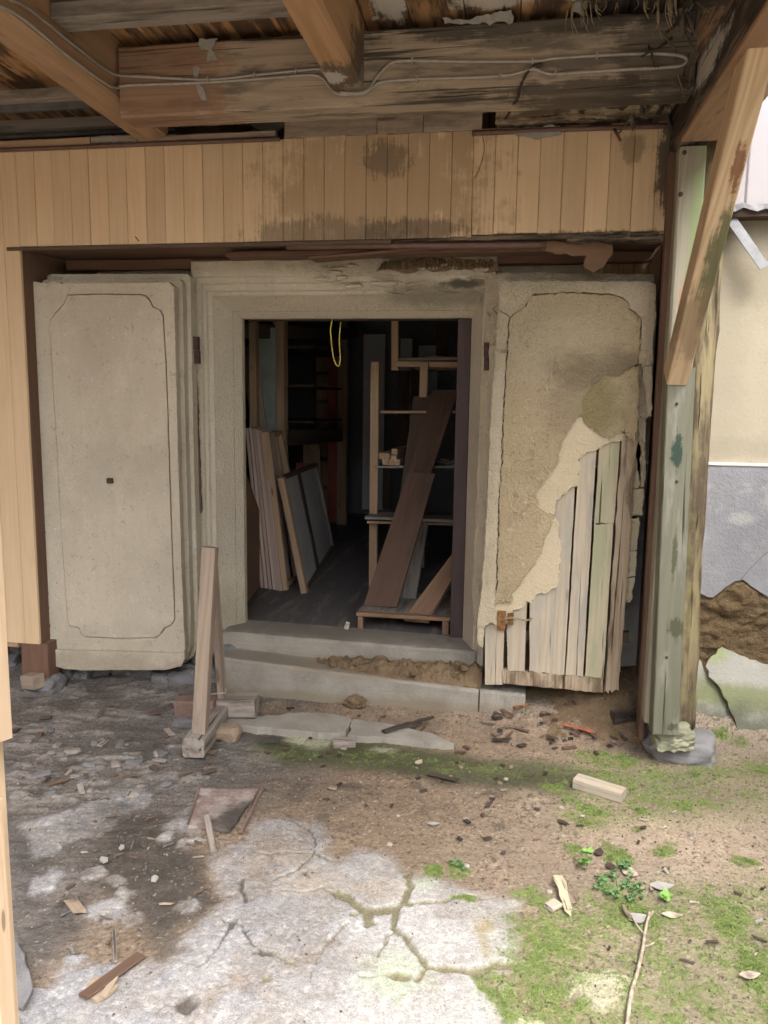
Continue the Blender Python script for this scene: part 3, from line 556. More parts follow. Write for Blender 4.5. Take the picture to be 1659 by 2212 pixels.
t = NT('earth and concrete'); ac = t.n('ShaderNodeVertexColor', layer_name='earth'); p = t.pos()
f1 = t.noise(p, 190, 3, 0.65); f2 = t.noise(p, 75, 4, 0.65)
k = t.math('MAXIMUM', t.math('ADD', -0.25, t.math('ADD', t.math('MULTIPLY', f1, 1.35), t.math('MULTIPLY', f2, 1.15))), 0.3)
q = t.n('ShaderNodeCombineColor'); [t.put(q.inputs[i], k) for i in range(3)]
m_ground = t.done(t.mix(1.0, ac.outputs[0], q.outputs[0], 'MULTIPLY'), 0.85, t.math('ADD', f1, t.math('MULTIPLY', f2, 1.5)), 0.6, 0.004, 0.0, 0.25)
me.materials.append(m_ground)
g = bpy.data.objects.new('ground', me); link(g, Matrix.Identity(4), None, kind='structure')
HG = H.reshape(nx_, ny_)
def gz(x, y):
    i = min(max(np.searchsorted(gx, x), 0), nx_-1); j = min(max(np.searchsorted(gy, y), 0), ny_-1); return float(HG[i, j])
def G(px, py, dz=0.0):
    p = P(px, py, z=0.0); p.z = gz(p.x, p.y)+dz; return p
# moss fur and loose grit (nobody could count them)
def scatter_stuff(name, prob, N, mat, maker):
    ok = np.where((prob > 0.05) & ~far)[0]; pr = prob[ok]/prob[ok].sum(); pick = rng.choice(ok, N, p=pr); V = []; F = []
    for i in pick:
        b = len(V); v, f = maker(); sx, sy = rng.uniform(-.004, .004, 2)
        V += [(X[i]+sx+a[0], Y[i]+sy+a[1], H[i]+a[2]) for a in v]; F += [tuple(b+j for j in ff) for ff in f]
    return mesh_obj(name, V, F, mat, None, Matrix.Identity(4), kind='stuff')
def tuft():
    v = []; f = []
    for k in range(3):
        a = random.random()*6.28; l = random.uniform(.002, .006); h = random.uniform(.001, .0045); wd = random.uniform(.001, .002)
        c, s = math.cos(a), math.sin(a); v += [(-s*wd, c*wd, -.001), (s*wd, -c*wd, -.001), (c*l, s*l, h)]; f.append((3*k, 3*k+1, 3*k+2))
    return v, f
def grain():
    r = random.choice([.0018, .0022, .003, .0045]); V, F = ico(1); k = [random.uniform(.6, 1.2) for _ in range(3)]
    return [(a[0]*r*k[0], a[1]*r*k[1], a[2]*r*k[2]+r*0.3) for a in V[:12]], _oct
import bmesh
bm = bmesh.new(); bmesh.ops.create_icosphere(bm, subdivisions=1, radius=1); _oct = [tuple(v.index for v in f.verts) for f in bm.faces]; bm.free()
t = NT('moss fur'); v = t.pos(); c = t.mix(t.ramp(t.noise(v, 40, 3), 0.35, 0.65), (0.12, 0.17, 0.045), (0.185, 0.24, 0.075)); m_moss = t.done(c, 0.8)
scatter_stuff('moss', mm**1.5, 30000, m_moss, tuft)
t = NT('grit'); v = t.pos(); r_ = t.noise(v, 120, 1); c = t.mix(t.ramp(r_, 0.5, 0.68), (0.08, 0.062, 0.047), (0.30, 0.255, 0.205)); m_grit = t.done(c, 0.85)
gp_ = (1-dm_)*(1-conc*0.92)*(1-mm)*((X > -2.3) & (X < 1.2) & (Y < 3.6))*(0.3+n_b)
scatter_stuff('grit', gp_, 2600, m_grit, grain)
# ------------------------------------------------------------------ storehouse (walls, door surround, doors)
kura = thing('storehouse', 'old plastered earthen storehouse with open thick plaster doors and a dark doorway', 'storehouse', (-0.8, 3.9, 0))
XL, XR, ZT, ZB = -1.415, -0.216, 1.932, 0.285
def rect(x0, z0, x1, z1): return [(x0, z0), (x1, z0), (x1, z1), (x0, z1)]
HOLE = rect(XL-0.03, ZB-0.3, XR+0.03, ZT+0.03)
slab('wall', rect(-8, -0.1, 7.0, 2.45), wallfr(3.895), 0.14, m_mud, kura, holes=[HOLE], label='raw mud core of the front wall')
# band above the door and the wall right of it
band = jagged(rect(-2.18, 2.10, 0.40, 2.30), 0.003, 0.05)
slab('wall_plaster', band, wallfr(3.875), 0.018, m_band, kura, label='grey cream plaster band above the doorway')
slab('wood_panel', rect(-2.6, 1.9, -2.183, 2.30), wallfr(3.868), 0.02, m_brown, kura, label='brown wood panel at the left end of the band')
for i in range(4): box('wood_panel', (0.402+i*0.068, 3.862, 1.9), (0.468+i*0.068, 3.885, 2.3), m_rafter2, kura, 'z', ch=.002, label='pinkish brown panel board at the right end of the band' if i == 0 else None)
slab('wall_plaster', jagged(rect(-4.1, 0.2, -2.15, 1.898), 0.002, 0.1), wallfr(3.878), 0.016, m_band, kura)
cre = [(0.48, 1.245)]+[(7, 1.245), (7, 2.44), (0.69, 2.44), (0.69, 1.9), (0.48, 1.9)]
slab('wall_plaster', cre, wallfr(3.862), 0.03, m_cream, kura, label='cream plaster of the upper right wall')
db = [(p.x, p.z) for p in [P(a, b, y=3.85) for a, b in [(1335, 1441), (1400, 1437), (1440, 1436), (1470, 1400), (1490, 1290), (1505, 1278), (1528, 1290), (1540, 1292), (1570, 1268), (1590, 1256), (1606, 1253), (1625, 1268), (1659, 1290)]]]
dl = db+[(2.4, 0.62), (3.2, 0.75), (7, 0.6), (7, 1.235), (0.48, 1.235), (0.48, db[0][1])]
slab('wall_plaster', [q for q in dl], wallfr(3.856), 0.032, m_dado, kura, label='blue grey dado plaster broken off along its lower edge')
box('white_line', (0.48, 3.850, 1.233), (7, 3.87, 1.247), m_white, kura, ch=.002)
# exposed mud under the dado: a torn, crumbling relief
mx = np.linspace(0.74, 1.75, 150); mz = np.linspace(0.16, 0.86, 104); MX, MZ = np.meshgrid(mx, mz, indexing='ij')
rel = (fbm(MX, MZ*1.6, 5, 9)-.5)*.05+(fbm(MX+4, MZ*1.5, 4, 34)-.5)*.022; lay = MZ+(fbm(MX+2, MZ, 4, 7)-.5)*.16
rel += .018*sstep(.50, .53, lay)+.012*sstep(.60, .615, lay); brk = np.interp(MX, [q[0] for q in sorted(db)][3:]+[2.4], [q[1] for q in sorted(db)][3:]+[.62]); rel = np.where(MZ > brk-.012, np.minimum(rel, .012), np.minimum(rel, .05)*sstep(-.05, .03, brk-MZ)); my = 3.880-rel; idx = np.arange(150*104).reshape(150, 104)
mesh_obj('mud_coat', np.stack([MX.ravel(), np.minimum(my, 3.888).ravel(), MZ.ravel()], 1), np.stack([idx[:-1, :-1], idx[1:, :-1], idx[1:, 1:], idx[:-1, 1:]], -1).reshape(-1, 4).tolist(), m_mud, kura, None, True, label='torn straw mud coat under the dado')
for k_, pts in enumerate([[(1600, 1252), (1612, 1238), (1630, 1218), (1659, 1192)], [(1380, 1230), (1392, 1242), (1402, 1238)], [(1383, 1236), (1390, 1255), (1396, 1262)]]): tube('painted_crack', [P(a, b, y=3.8555) for a, b in pts], .0013, m_dark, kura, 4, 3)
# door surround: stepped and splayed plaster frame
PROF = [(0.0, 0.0, 3.985), (0.0, 0.0, 3.945), (0.090, 0.090, 3.80), (0.096, 0.096, 3.788), (0.118, 0.112, 3.786), (0.124, 0.118, 3.772), (0.138, 0.146, 3.770), (0.144, 0.152, 3.757), (0.160, 0.176, 3.755), (0.164, 0.182, 3.745), (0.186, 0.255, 3.743), (0.194, 0.262, 3.755), (0.194, 0.262, 3.89)]
V = []; F = []; ring = None; path = []
for i in range(22): path.append((0, i/21.0))
for i in range(1, 25): path.append((1, i/25.0))
for i in range(22): path.append((2, i/21.0))
for (sd, tt) in path:
    for j, (o, ot, yy) in enumerate(PROF):
        zb = 0.20+0.0*o
        if sd == 0: x, z = XL-o, zb+(ZT+ot-zb)*tt
        elif sd == 1: x, z = XL-o+(XR-XL+2*o*1.0)*tt, ZT+ot
        else: x, z = XR+o*0.62, ZT+ot-(ZT+ot-zb)*tt
        if sd == 1: x = (XL-o)+((XR+o*0.62)-(XL-o))*tt
        if j > 1:
            e = 0.0016; x += random.uniform(-e, e)*0.6; z += random.uniform(-e, e)*(sd == 1); yy += random.uniform(-e, e)*0.7
            if sd == 1 and tt > 0.62 and j > 3: yy += random.uniform(0, 0.022); z += random.uniform(-.012, .008)
            if sd == 1 and 0.25 < tt < 0.5 and j > 8: yy += random.uniform(0, 0.02)
        V.append((x, yy, z))
n = len(PROF)
for i in range(len(path)-1):
    for j in range(n-1): F.append((i*n+j, (i+1)*n+j, (i+1)*n+j+1, i*n+j+1))
fr = mesh_obj('door_surround', V, [tuple(reversed(f)) for f in F], m_frame, kura)
# row of exposed straw laths in the damaged head
x0 = P(818, 575, y=3.69).x; x1 = P(1066, 575, y=3.69).x
slab('lath_recess', jagged([(x0-.02, 2.135), (x1+.02, 2.12), (x1+.02, 2.16), (x0+0.3, 2.195), (x0, 2.165)], 0.006, 0.03), wallfr(3.738), 0.01, m_soil, kura)
for i in range(34):
    x = x0+(x1-x0)*(i+random.uniform(.2, .8))/34; hgt = random.uniform(.018, .034)+0.02*math.exp(-((i-14)/5)**2)
    tube('lath', [(x+random.uniform(-.003, .003), 3.736, 2.135), (x, 3.724, 2.138+hgt*0.5), (x+random.uniform(-.005, .005), 3.735, 2.14+hgt)], random.uniform(.0035, .006), m_soil, kura, 6, 2)
for i in range(30):
    a = random.uniform(690, 1060); p = P(a, random.uniform(560, 640), y=3.745)
    if p.z > 2.06: rock('plaster_lump', (p.x, 3.745, p.z), (random.uniform(.015, .05), .012, random.uniform(.005, .012)), m_frame, kura, 2, 0.4)
# interior shell
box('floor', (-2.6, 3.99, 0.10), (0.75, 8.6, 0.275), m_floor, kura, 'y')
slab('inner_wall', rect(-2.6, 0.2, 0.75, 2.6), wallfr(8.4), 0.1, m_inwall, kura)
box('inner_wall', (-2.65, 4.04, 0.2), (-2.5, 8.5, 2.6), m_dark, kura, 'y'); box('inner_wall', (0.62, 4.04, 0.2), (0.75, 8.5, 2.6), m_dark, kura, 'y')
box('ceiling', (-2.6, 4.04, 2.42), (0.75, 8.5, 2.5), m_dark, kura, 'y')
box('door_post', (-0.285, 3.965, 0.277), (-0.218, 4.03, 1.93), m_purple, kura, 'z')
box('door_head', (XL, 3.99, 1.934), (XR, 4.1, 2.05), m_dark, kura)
# upper wall behind the canopy: dark vertical boards
for i in range(26):
    x = -3.2+i*0.152
    box('upper_board', (x, 4.0+random.uniform(0, .008), 2.4), (x+0.148, 4.02, 3.5), m_dark if i % 5 else m_brown, kura, 'z', seg=2)
slab('upper_backing', rect(-3.4, 2.4, 0.9, 3.6), wallfr(4.045), .02, m_dark, kura)
# white sheet metal cladding on the upper right wall
for i in range(14):
    x = 0.70+i*0.10
    V = [(x, 3.80, 2.40), (x+.085, 3.80, 2.40), (x+.0925, 3.79, 2.40), (x+.10, 3.80, 2.40), (x, 3.80, 4.2), (x+.085, 3.80, 4.2), (x+.0925, 3.79, 4.2), (x+.10, 3.80, 4.2)]
    mesh_obj('siding_sheet', V+[(a, 3.86, c) for a, b, c in V], [(0, 1, 5, 4), (1, 2, 6, 5), (2, 3, 7, 6), (0, 8, 9, 1), (1, 9, 10, 2), (2, 10, 11, 3), (4, 5, 13, 12), (8, 12, 13, 9)], m_siding, kura)
slab('added_eave', [(0.97, 3.89), (7, 3.89), (7, 2.75), (0.97, 2.75)], ((0, 0, 3.95), (1, 0, 0), (0, 1, 0), (0, 0, 1)), .12, m_brown, kura)  # overhang added out of view to cut sky light on the right wall
box('ledge', (0.70, 3.76, 2.345), (3, 3.86, 2.375), m_dark, kura, rough=.003, seg=14)
tp = [(0.70+i*0.03, random.uniform(-.014, .010)) for i in range(24)]
V = [(x, 3.755, 2.393+max(0, d)) for x, d in tp]+[(x, 3.74, 2.368+d) for x, d in tp]
mesh_obj('flashing', V+[(a, b+.003, c) for a, b, c in V], [(i, i+24, i+25, i+1) for i in range(23)]+[(i+48, i+49, i+73, i+72) for i in range(23)], m_galv, kura, label='torn white flashing strip')
a = P(1577, 470, y=3.78); b = P(1652, 578, y=3.74)
beam('metal_strip', a, b, 0.045, 0.004, m_galv, kura, up=(0, -1, 0.2), ch=.001, jag=.012, label='loose pale strip hanging slantwise from the ledge')

# left door leaf
dl_ = [(60, 622), (72, 612), (120, 610), (200, 612), (300, 611), (364, 610), (376, 620), (380, 800), (385, 1000), (391, 1200), (397, 1350), (400, 1400), (395, 1428), (380, 1441), (340, 1447), (200, 1448), (140, 1446), (122, 1440), (112, 1420), (104, 1330), (95, 1150), (85, 950), (75, 800), (66, 700)]
pan = [(145, 636), (138, 655), (122, 672), (109, 689), (106, 702), (115, 850), (124, 1000), (132, 1150), (141, 1280), (145, 1337), (150, 1353), (171, 1358), (176, 1372), (184, 1377), (260, 1380), (338, 1379), (349, 1371), (356, 1359), (372, 1350), (379, 1340), (378, 1300), (372, 1150), (366, 950), (360, 780), (355, 700), (354, 682), (347, 669), (331, 661), (324, 646), (316, 638), (307, 635), (220, 634)]
door = slab('door', jagged(XZ(dl_, 3.570), 0.0008, 0.02), wallfr(3.570), 0.043, m_plaster, kura, label='intact left plaster door leaf, thick, with a notched panel outline')
Yb = 3.558
slab('door_border', jagged(XZ(dl_, 3.545), lambda p: .0042 if p.x < -2.1 else .0010, 0.010), wallfr(3.545), 0.0245, m_plaster, door, holes=[XZ(pan, 3.545)])
pz = XZ(pan, 3.550); cx_ = (min(q[0] for q in pz)+max(q[0] for q in pz))/2; cz_ = (min(q[1] for q in pz)+max(q[1] for q in pz))/2
slab('panel', jagged([(cx_-.002+(q[0]-cx_)*.985, cz_+(q[1]-cz_)*.9935) for q in pz], .0008, .015), wallfr(3.550), .0195, m_plaster, door)
slab('painted_crack', jagged(XZ([(417, 790), (421, 788), (425, 880), (429, 1000), (434, 1105), (431, 1110), (424, 1000), (419, 880)], 3.71), .002, .012), wallfr(3.716), .02, m_dark, kura)  # raised dark strip: shade of the gap beside the door, put into colour
slab('painted_crack', jagged(XZ([(411, 600), (414, 600), (417, 725), (413, 726)], 3.72), .001, .02), wallfr(3.716), .02, m_dark, kura)  # dark strip again in place of the shaded gap, above the hinge
lip = [(113, 1404), (250, 1407), (399, 1411), (399, 1425), (391, 1440), (360, 1447), (200, 1448), (140, 1446), (122, 1440), (115, 1425)]
slab('door_lip', jagged(XZ(lip, 3.530), 0.0015, 0.02), wallfr(3.530), 0.0145, m_plaster, door)
for k, (xr, zt, zl, Ya, Yc) in enumerate([(394, 603, 92, 3.614, 3.66), (411, 592, 102, 3.662, 3.72)]):
    ol = [(zl, zt+4), (zl+10, zt), (xr-6, zt), (xr, zt+7), (xr+8, 1000), (xr+18, 1340), (xr+17, 1400-k*6), (xr+8, 1425-k*8), (xr-12, 1438-k*8), (zl+60, 1440-k*8), (zl+40, 1400)]
    slab('door_step', jagged(XZ(ol, Ya), 0.0007, 0.03), wallfr(Ya), Yc-Ya, m_plaster, door)
p = P(240, 1038, y=3.552); beam('bolt', (p.x, 3.562, p.z), (p.x, 3.532, p.z), .028, .026, m_iron, door, label='dark iron bolt end')
# right door leaf: back boards, rails, then what is left of the plaster
YB = 3.60
back = [(1080, 640), (1398, 640), (1398, 700), (1385, 900), (1368, 960), (1345, 1480), (1092, 1462), (1062, 1340)]
d2 = slab('door', jagged(XZ([(1084, 640), (1392, 650), (1386, 800), (1376, 960), (1310, 1000), (1255, 1010), (1215, 1080), (1210, 1200), (1160, 1290), (1090, 1340), (1064, 1330)], 3.605), .003, .03), wallfr(3.605), 0.05, m_soil, kura, label='ruined right plaster door leaf with its boards laid bare')
def pboard(name, tl, tr, br, bl, Y, t, mat, jag=0.004, label=None, step=0.012):
    lp = jagged(XZ([tl, tr], Y), 0, 1)
    gp = 0.9 if name == 'board' else 0
    pts = XZ([(tl[0]+gp, tl[1]), (tr[0]-gp, tr[1]), (br[0]-gp, br[1]), (bl[0]+gp, bl[1])], Y)
    # long sides almost straight, ends ragged
    out = []
    for i, (s, am) in enumerate([(step, jag*1.6), (0.05, jag*0.35), (step, jag), (0.05, jag*0.35)]):
        a = Vector(pts[i]); b = Vector(pts[(i+1) % 4]); d = b-a; m = max(1, int(d.length/s)); nn = Vector((-d.y, d.x)).normalized()
        for j in range(m): q = a+d*j/m+nn*random.uniform(-am, am); out.append((q.x, q.y))
    # wood grain runs along local X, so build it in a turned frame
    c = Vector(((pts[0][0]+pts[2][0])/2, (pts[0][1]+pts[2][1])/2)); V = []; N = len(out)
    if area(out) < 0: out.reverse()
    for k in (0, 1): V += [(q[1]-c.y, -(q[0]-c.x), (0 if k == 0 else -t)) for q in out]
    tri = tessellate_polygon([[Vector((q[0], q[1], 0)) for q in out]]); F = []
    for tr_ in tri:
        a, b, e = [out[i] for i in tr_]; s = (b[0]-a[0])*(e[1]-a[1])-(b[1]-a[1])*(e[0]-a[0]); f = tuple(tr_) if s > 0 else tuple(reversed(tr_)); F += [f, tuple(N+i for i in reversed(f))]
    for j in range(N): F.append((j, j+N, (j+1) % N+N, (j+1) % N))
    # local x -> world z, local y -> world -x, local z -> world -y
    R = Matrix(((0, -1, 0, c.x), (0, 0, -1, Y), (1, 0, 0, c.y), (0, 0, 0, 1)))
    return mesh_obj(name, V, F, mat, d2, R, label=label)
pboard('board', (1047, 1300), (1091, 1305), (1087, 1479), (1047, 1479), 3.575, .025, m_plank, .002)
pboard('board', (1092, 1290), (1140, 1275), (1134, 1449), (1096, 1450), 3.580, .025, m_plank)
pboard('board', (1143, 1270), (1192, 1250), (1187, 1454), (1143, 1450), 3.578, .025, m_plank)
pboard('board', (1200, 1050), (1244, 1030), (1220, 1459), (1182, 1455), 3.581, .025, m_plank)
pboard('board', (1252, 960), (1290, 950), (1260, 1462), (1221, 1459), 3.577, .025, m_plank)
pboard('board', (1296, 940), (1342, 930), (1327, 1130), (1283, 1130), 3.579, .025, m_plankg, .004)
pboard('board', (1283, 1132), (1326, 1132), (1304, 1466), (1263, 1463), 3.579, .025, m_plankg, .003, 'greenish lower length of the split board')
pboard('stile', (1345, 925), (1378, 935), (1336, 1490), (1306, 1496), 3.572, .04, m_plankrot, .010, 'fibrous rotten edge stile', .008)
pboard('rail', (1085, 1449), (1303, 1467), (1302, 1497), (1087, 1476), 3.566, .05, m_plankrot, .003, 'ragged bottom rail', .02)
for zy in (1093, 1360): pboard('rail', (1060, zy), (1360, zy+5), (1360, zy+28), (1060, zy+23), 3.608, .03, m_dark, .001)
# pale under coat, stained coat, tan coat, border
under = [(1348, 905), (1346, 951), (1322, 958), (1299, 967), (1287, 973), (1268, 980), (1255, 990), (1253, 1020), (1247, 1048), (1228, 1062), (1206, 1077), (1198, 1093), (1200, 1119), (1209, 1152), (1211, 1204), (1207, 1250), (1204, 1268), (1185, 1278), (1166, 1283), (1141, 1301), (1105, 1322), (1100, 1345), (1075, 1356), (1062, 1346), (1064, 1290), (1120, 1200), (1190, 900), (1240, 820), (1345, 800)]
slab('under_coat', jagged(XZ(under, 3.567), .007, .010), wallfr(3.567), .022, m_under, d2)
ol = [(1290, 800), (1380, 790), (1384, 850), (1379, 910), (1376, 955), (1352, 950), (1350, 925), (1335, 935), (1320, 950), (1295, 944), (1270, 915), (1240, 890), (1235, 850)]
slab('stained_coat', jagged(XZ(ol, 3.560), .007, .010), wallfr(3.560), .02, m_olive, d2, label='olive stained patch of coat')
pan2 = [(1153, 638), (1147, 644), (1141, 650), (1137, 660), (1129, 666), (1117, 673), (1109, 680), (1103, 688), (1101, 698), (1093, 801), (1088, 900), (1083, 1020), (1079, 1097), (1075, 1200), (1072, 1275)]
tan = pan2+[(1066, 1302), (1085, 1302), (1109, 1300), (1106, 1285), (1117, 1268), (1129, 1253), (1145, 1232), (1158, 1216), (1170, 1190), (1178, 1164), (1190, 1140), (1198, 1117), (1180, 1105), (1166, 1093), (1158, 1076), (1161, 1060), (1172, 1047), (1192, 1020), (1208, 996), (1207, 978), (1213, 958), (1230, 930), (1243, 910), (1254, 890), (1258, 868), (1267, 850), (1282, 832), (1299, 815), (1300, 808), (1340, 812), (1352, 802), (1379, 785), (1384, 740), (1387, 697), (1386, 688), (1360, 668), (1355, 655), (1344, 645), (1332, 639), (1311, 636), (1230, 634)]
slab('middle_coat', jagged(XZ(tan, 3.552), .004, .010), wallfr(3.552), .014, m_tan, d2)
bord = [(1080, 612), (1092, 607), (1200, 607), (1300, 608), (1408, 609), (1417, 615), (1416, 690), (1410, 760), (1408, 900), (1400, 898), (1388, 800), (1386, 785), (1380, 785), (1386, 740), (1389, 697)]+[(1388, 687), (1361, 666), (1356, 653), (1345, 643), (1332, 637), (1311, 633), (1230, 631), (1153, 635)]+[(a-2, b) for a, b in pan2]+[(1070, 1300), (1074, 1350), (1060, 1345), (1046, 1352), (1042, 1400), (1033, 1390), (1030, 1340), (1040, 1280), (1052, 1100), (1060, 900), (1070, 750)]
slab('door_border', jagged(XZ(bord, 3.543), .0028, .012), wallfr(3.543), .030, m_skin, d2)
# stepped back layers showing at the left and the top
for k, (xl, zt, Ya, Yc) in enumerate([(1064, 600, 3.66, 3.70), (1056, 594, 3.702, 3.75), (1050, 590, 3.752, 3.80)]):
    slab('door_step', jagged(XZ([(xl, zt), (1412, zt+2), (1405, 900), (1320, 1000), (1240, 1020), (1190, 1100), (1080, 1280), (xl-28, 1350), (xl-30, 1290)], Ya), .003, .03), wallfr(Ya), Yc-Ya, m_skin, d2)
# plaster left hanging along the outer edge
for pts, mt in [([(1376, 700), (1386, 705), (1385, 780), (1404, 785), (1404, 900), (1390, 905), (1372, 890)], m_skin), ([(1368, 895), (1396, 905), (1393, 1052), (1384, 1052), (1370, 960)], m_skin), ([(1356, 948), (1384, 958), (1383, 1048), (1373, 1056), (1362, 1050)], m_under), ([(1364, 1060), (1391, 1056), (1389, 1112), (1362, 1116)], m_under), ([(1361, 1120), (1382, 1118), (1377, 1186), (1358, 1188)], m_under), ([(1357, 1192), (1376, 1190), (1373, 1244), (1354, 1246)], m_under), ([(1353, 1250), (1372, 1248), (1366, 1296), (1360, 1303), (1349, 1300)], m_under)]:
    slab('edge_plaster', jagged(XZ(pts, 3.60), .003, .012), wallfr(3.60), .035, mt, d2)
p0 = P(1083, 1340, y=3.56); box('hinge', (p0.x-.018, 3.552, p0.z-.045), (p0.x+.018, 3.566, p0.z+.045), m_rust, d2, 'z', rough=.003, label='rusted iron hinge leaf'); p1 = P(1103, 1338, y=3.56)
box('hinge', (p1.x-.014, 3.555, p1.z-.026), (p1.x+.012, 3.572, p1.z+.03), m_rust, d2, 'z', rough=.003)
tube('straw_rope', [P(1082, 1342, y=3.56), P(1110, 1334, y=3.545), P(1135, 1340, y=3.552), P(1150, 1336, y=3.56)], .004, m_straw, d2)
# iron hinges on the surround
for (a, b, c, d, Yh) in [(412, 727, 428, 785, 3.685), (430, 1268, 446, 1325, 3.68), (1045, 740, 1058, 800, 3.69), (1070, 1317, 1080, 1360, 3.66)]:
    q0 = P(a, d, y=Yh); q1 = P(c, b, y=Yh); zm = (q0.z+q1.z)/2
    h = box('iron_hinge', (q0.x, Yh, q0.z), (q1.x, Yh+.03, zm-.002), m_iron, kura, 'z'); box('hinge_knuckle', (q0.x-.003, Yh-.004, zm), (q1.x-.003, Yh+.03, q1.z), m_iron, h, 'z')

# ------------------------------------------------------------------ fallen plaster sheets leaning on the right wall
for pts, top, lab in [([(1478, 1583), (1478, 1500), (1486, 1412), (1497, 1412), (1520, 1437), (1523, 1450), (1540, 1472), (1560, 1505), (1578, 1545), (1584, 1585)], 0.30, 'narrower fallen plaster sheet leaning directly right of the post, green at its foot'), ([(1524, 1440), (1538, 1418), (1560, 1397), (1585, 1408), (1610, 1420), (1640, 1432), (1690, 1440), (1700, 1600), (1640, 1603), (1600, 1600), (1588, 1560), (1572, 1515), (1550, 1475), (1530, 1462)], 0.32, 'wider fallen plaster sheet with a pointed top, green at its foot, at the right edge')]:
    yb = 3.60 if 'narrower' in lab else 3.56
    o = Vector((0, yb, 0)); v = Vector((0, 0.22, 0.46)).normalized(); nn = Vector((0, -v.z, v.y))
    uv = []
    for a, b in pts:
        d = RX*((a-829.5)/FPX)+UP*(-(b-1106)/FPX)+fwd; t_ = (o-Vector((0, 0, CAMZ))).dot(nn)/d.dot(nn); q = Vector((0, 0, CAMZ))+d*t_-o; uv.append((q.x, max(q.dot(v), 0.005)))
    s = slab('plaster_sheet', jagged(uv, .0035, .02), (o, (1, 0, 0), v, nn), .018, m_frag); s['label'] = lab; s['category'] = 'plaster'; s['group'] = 'fallen plaster sheets'

# ------------------------------------------------------------------ stone foundation
fnd = thing('stone_foundation', 'rough dark stone foundation under the left door and board wall', 'foundation', (-2.0, 3.75, 0))
slab('backing', rect(-8.0, -0.1, -1.44, 0.235), wallfr(3.84), 0.1, m_soil, fnd)
x = -3.0
while x < -1.5:
    for row in range(2):
        wd = random.uniform(.09, .17); rock('stone', (x+wd*0.5+row*.05, 3.77+random.uniform(-.03, .02), 0.055+row*0.11+random.uniform(-.012, .012)), (wd*0.56, .085, random.uniform(.05, .068)), m_fstone, fnd, 3, 0.22, 1.5, box_=0.6, smooth=False)
    x += random.uniform(.11, .16)
for (a, b, sx, sz) in [(395, 1466, .09, .06), (352, 1462, .06, .04), (150, 1470, .05, .04), (185, 1466, .045, .045)]:
    p = P(a, b, y=3.68); rock('stone', (p.x, 3.69, max(p.z, .05)), (sx, .07, sz), m_fstone, fnd, 3, 0.2, 1.5, box_=0.7, smooth=False)

# ------------------------------------------------------------------ steps
def step(name, xs, zt, y0, y1, lab, cat='step', zb=0.0, er=.004):
    V = []; F = []; n = 26
    for i in range(n+1):
        t_ = i/n; x = xs[0]+(xs[1]-xs[0])*t_; z = zt[0]+(zt[1]-zt[0])*t_; e = lambda: random.uniform(-er, er)
        V += [(x, y0+e()*.5, zb), (x, y0+e()*.5, z*0.6+zb*0.4), (x, y0+e()*.6, z-.012+e()*.5), (x, y0+.012+e(), z+e()*.4), (x, (y0+y1)/2, z+e()*.3), (x, y1, z)]
    for i in range(n):
        for j in range(5): F.append((i*6+j, (i+1)*6+j, (i+1)*6+j+1, i*6+j+1))
    F.append(tuple(range(6))); F.append(tuple(reversed(range(n*6, n*6+6))))
    o = mesh_obj(name, V, F, m_step); o['label'] = lab; o['category'] = cat; o['group'] = 'stone steps of the doorway'; return o
step('stone_step', (-1.475, -0.135), (0.294, 0.272), 3.752, 4.0, 'top grey stone step forming the threshold of the doorway', zb=0.1)
step('stone_step', (-1.44, -0.112), (0.212, 0.135), 3.585, 3.76, 'long middle stone step half covered by crumbled soil')
step('stone_block', (-0.106, 0.112), (0.138, 0.13), 3.59, 3.76, 'short squared stone block under the ruined right door', 'block')
lo = [(484, 1556), (520, 1548), (580, 1547), (640, 1540), (700, 1541), (760, 1552), (830, 1562), (890, 1574), (940, 1588), (982, 1606), (900, 1600), (840, 1592), (756, 1588)]
sl = slab('paving_slab', jagged([tuple(q) for q in GXY(lo[:6]+[(752, 1570), (748, 1588), (700, 1583), (600, 1574), (500, 1566)], .03)], .006, .03), groundfr(.032), .05, m_step); sl['label'] = 'longer left piece of the cracked paving slab sunk before the steps'; sl['category'] = 'slab'; sl['group'] = 'cracked paving slab pieces'
sl = slab('paving_slab', jagged([tuple(q) for q in GXY([(764, 1553), (830, 1562), (890, 1574), (940, 1588), (982, 1606), (900, 1600), (840, 1593), (752, 1589), (757, 1570)], .03)], .006, .03), groundfr(.030), .05, m_step); sl['label'] = 'tapering right piece of the cracked paving slab sunk before the steps'; sl['category'] = 'slab'; sl['group'] = 'cracked paving slab pieces'
# crumbled soil on the middle step
sx_ = np.linspace(-1.06, -0.10, 110); sy_ = np.linspace(3.592, 3.80, 34); SX, SY = np.meshgrid(sx_, sy_, indexing='ij')
tread = 0.212+(SX+1.44)/(1.328)*(0.135-0.212); u_ = (SX+1.06)/0.96
hh = sstep(0, 0.35, u_)*sstep(0.0, 0.10, SY-3.592-0.06*(1-sstep(0, .5, u_)))*(0.045+0.055*u_)
hz = fbm(SX, SY, 4, 22); hz2 = fbm(SX+3, SY, 3, 60); hz3 = np.abs(fbm(SX+1, SY+2, 3, 38)-.5)*2; hz = tread-0.006+hh*(0.35+0.95*hz)+(hz2-0.5)*0.02*sstep(0, .02, hh)-np.clip(.28-hz3, 0, 1)*.05*sstep(0, .03, hh)
hz[:, 0] = np.minimum(hz[:, 0], tread[:, 0]-.004); idx = np.arange(110*34).reshape(110, 34)
mesh_obj('crumbled_soil', np.stack([SX.ravel(), SY.ravel(), hz.ravel()], 1), np.stack([idx[:-1, :-1], idx[1:, :-1], idx[1:, 1:], idx[:-1, 1:]], -1).reshape(-1, 4).tolist(), m_soil, None, None, True, kind='stuff')
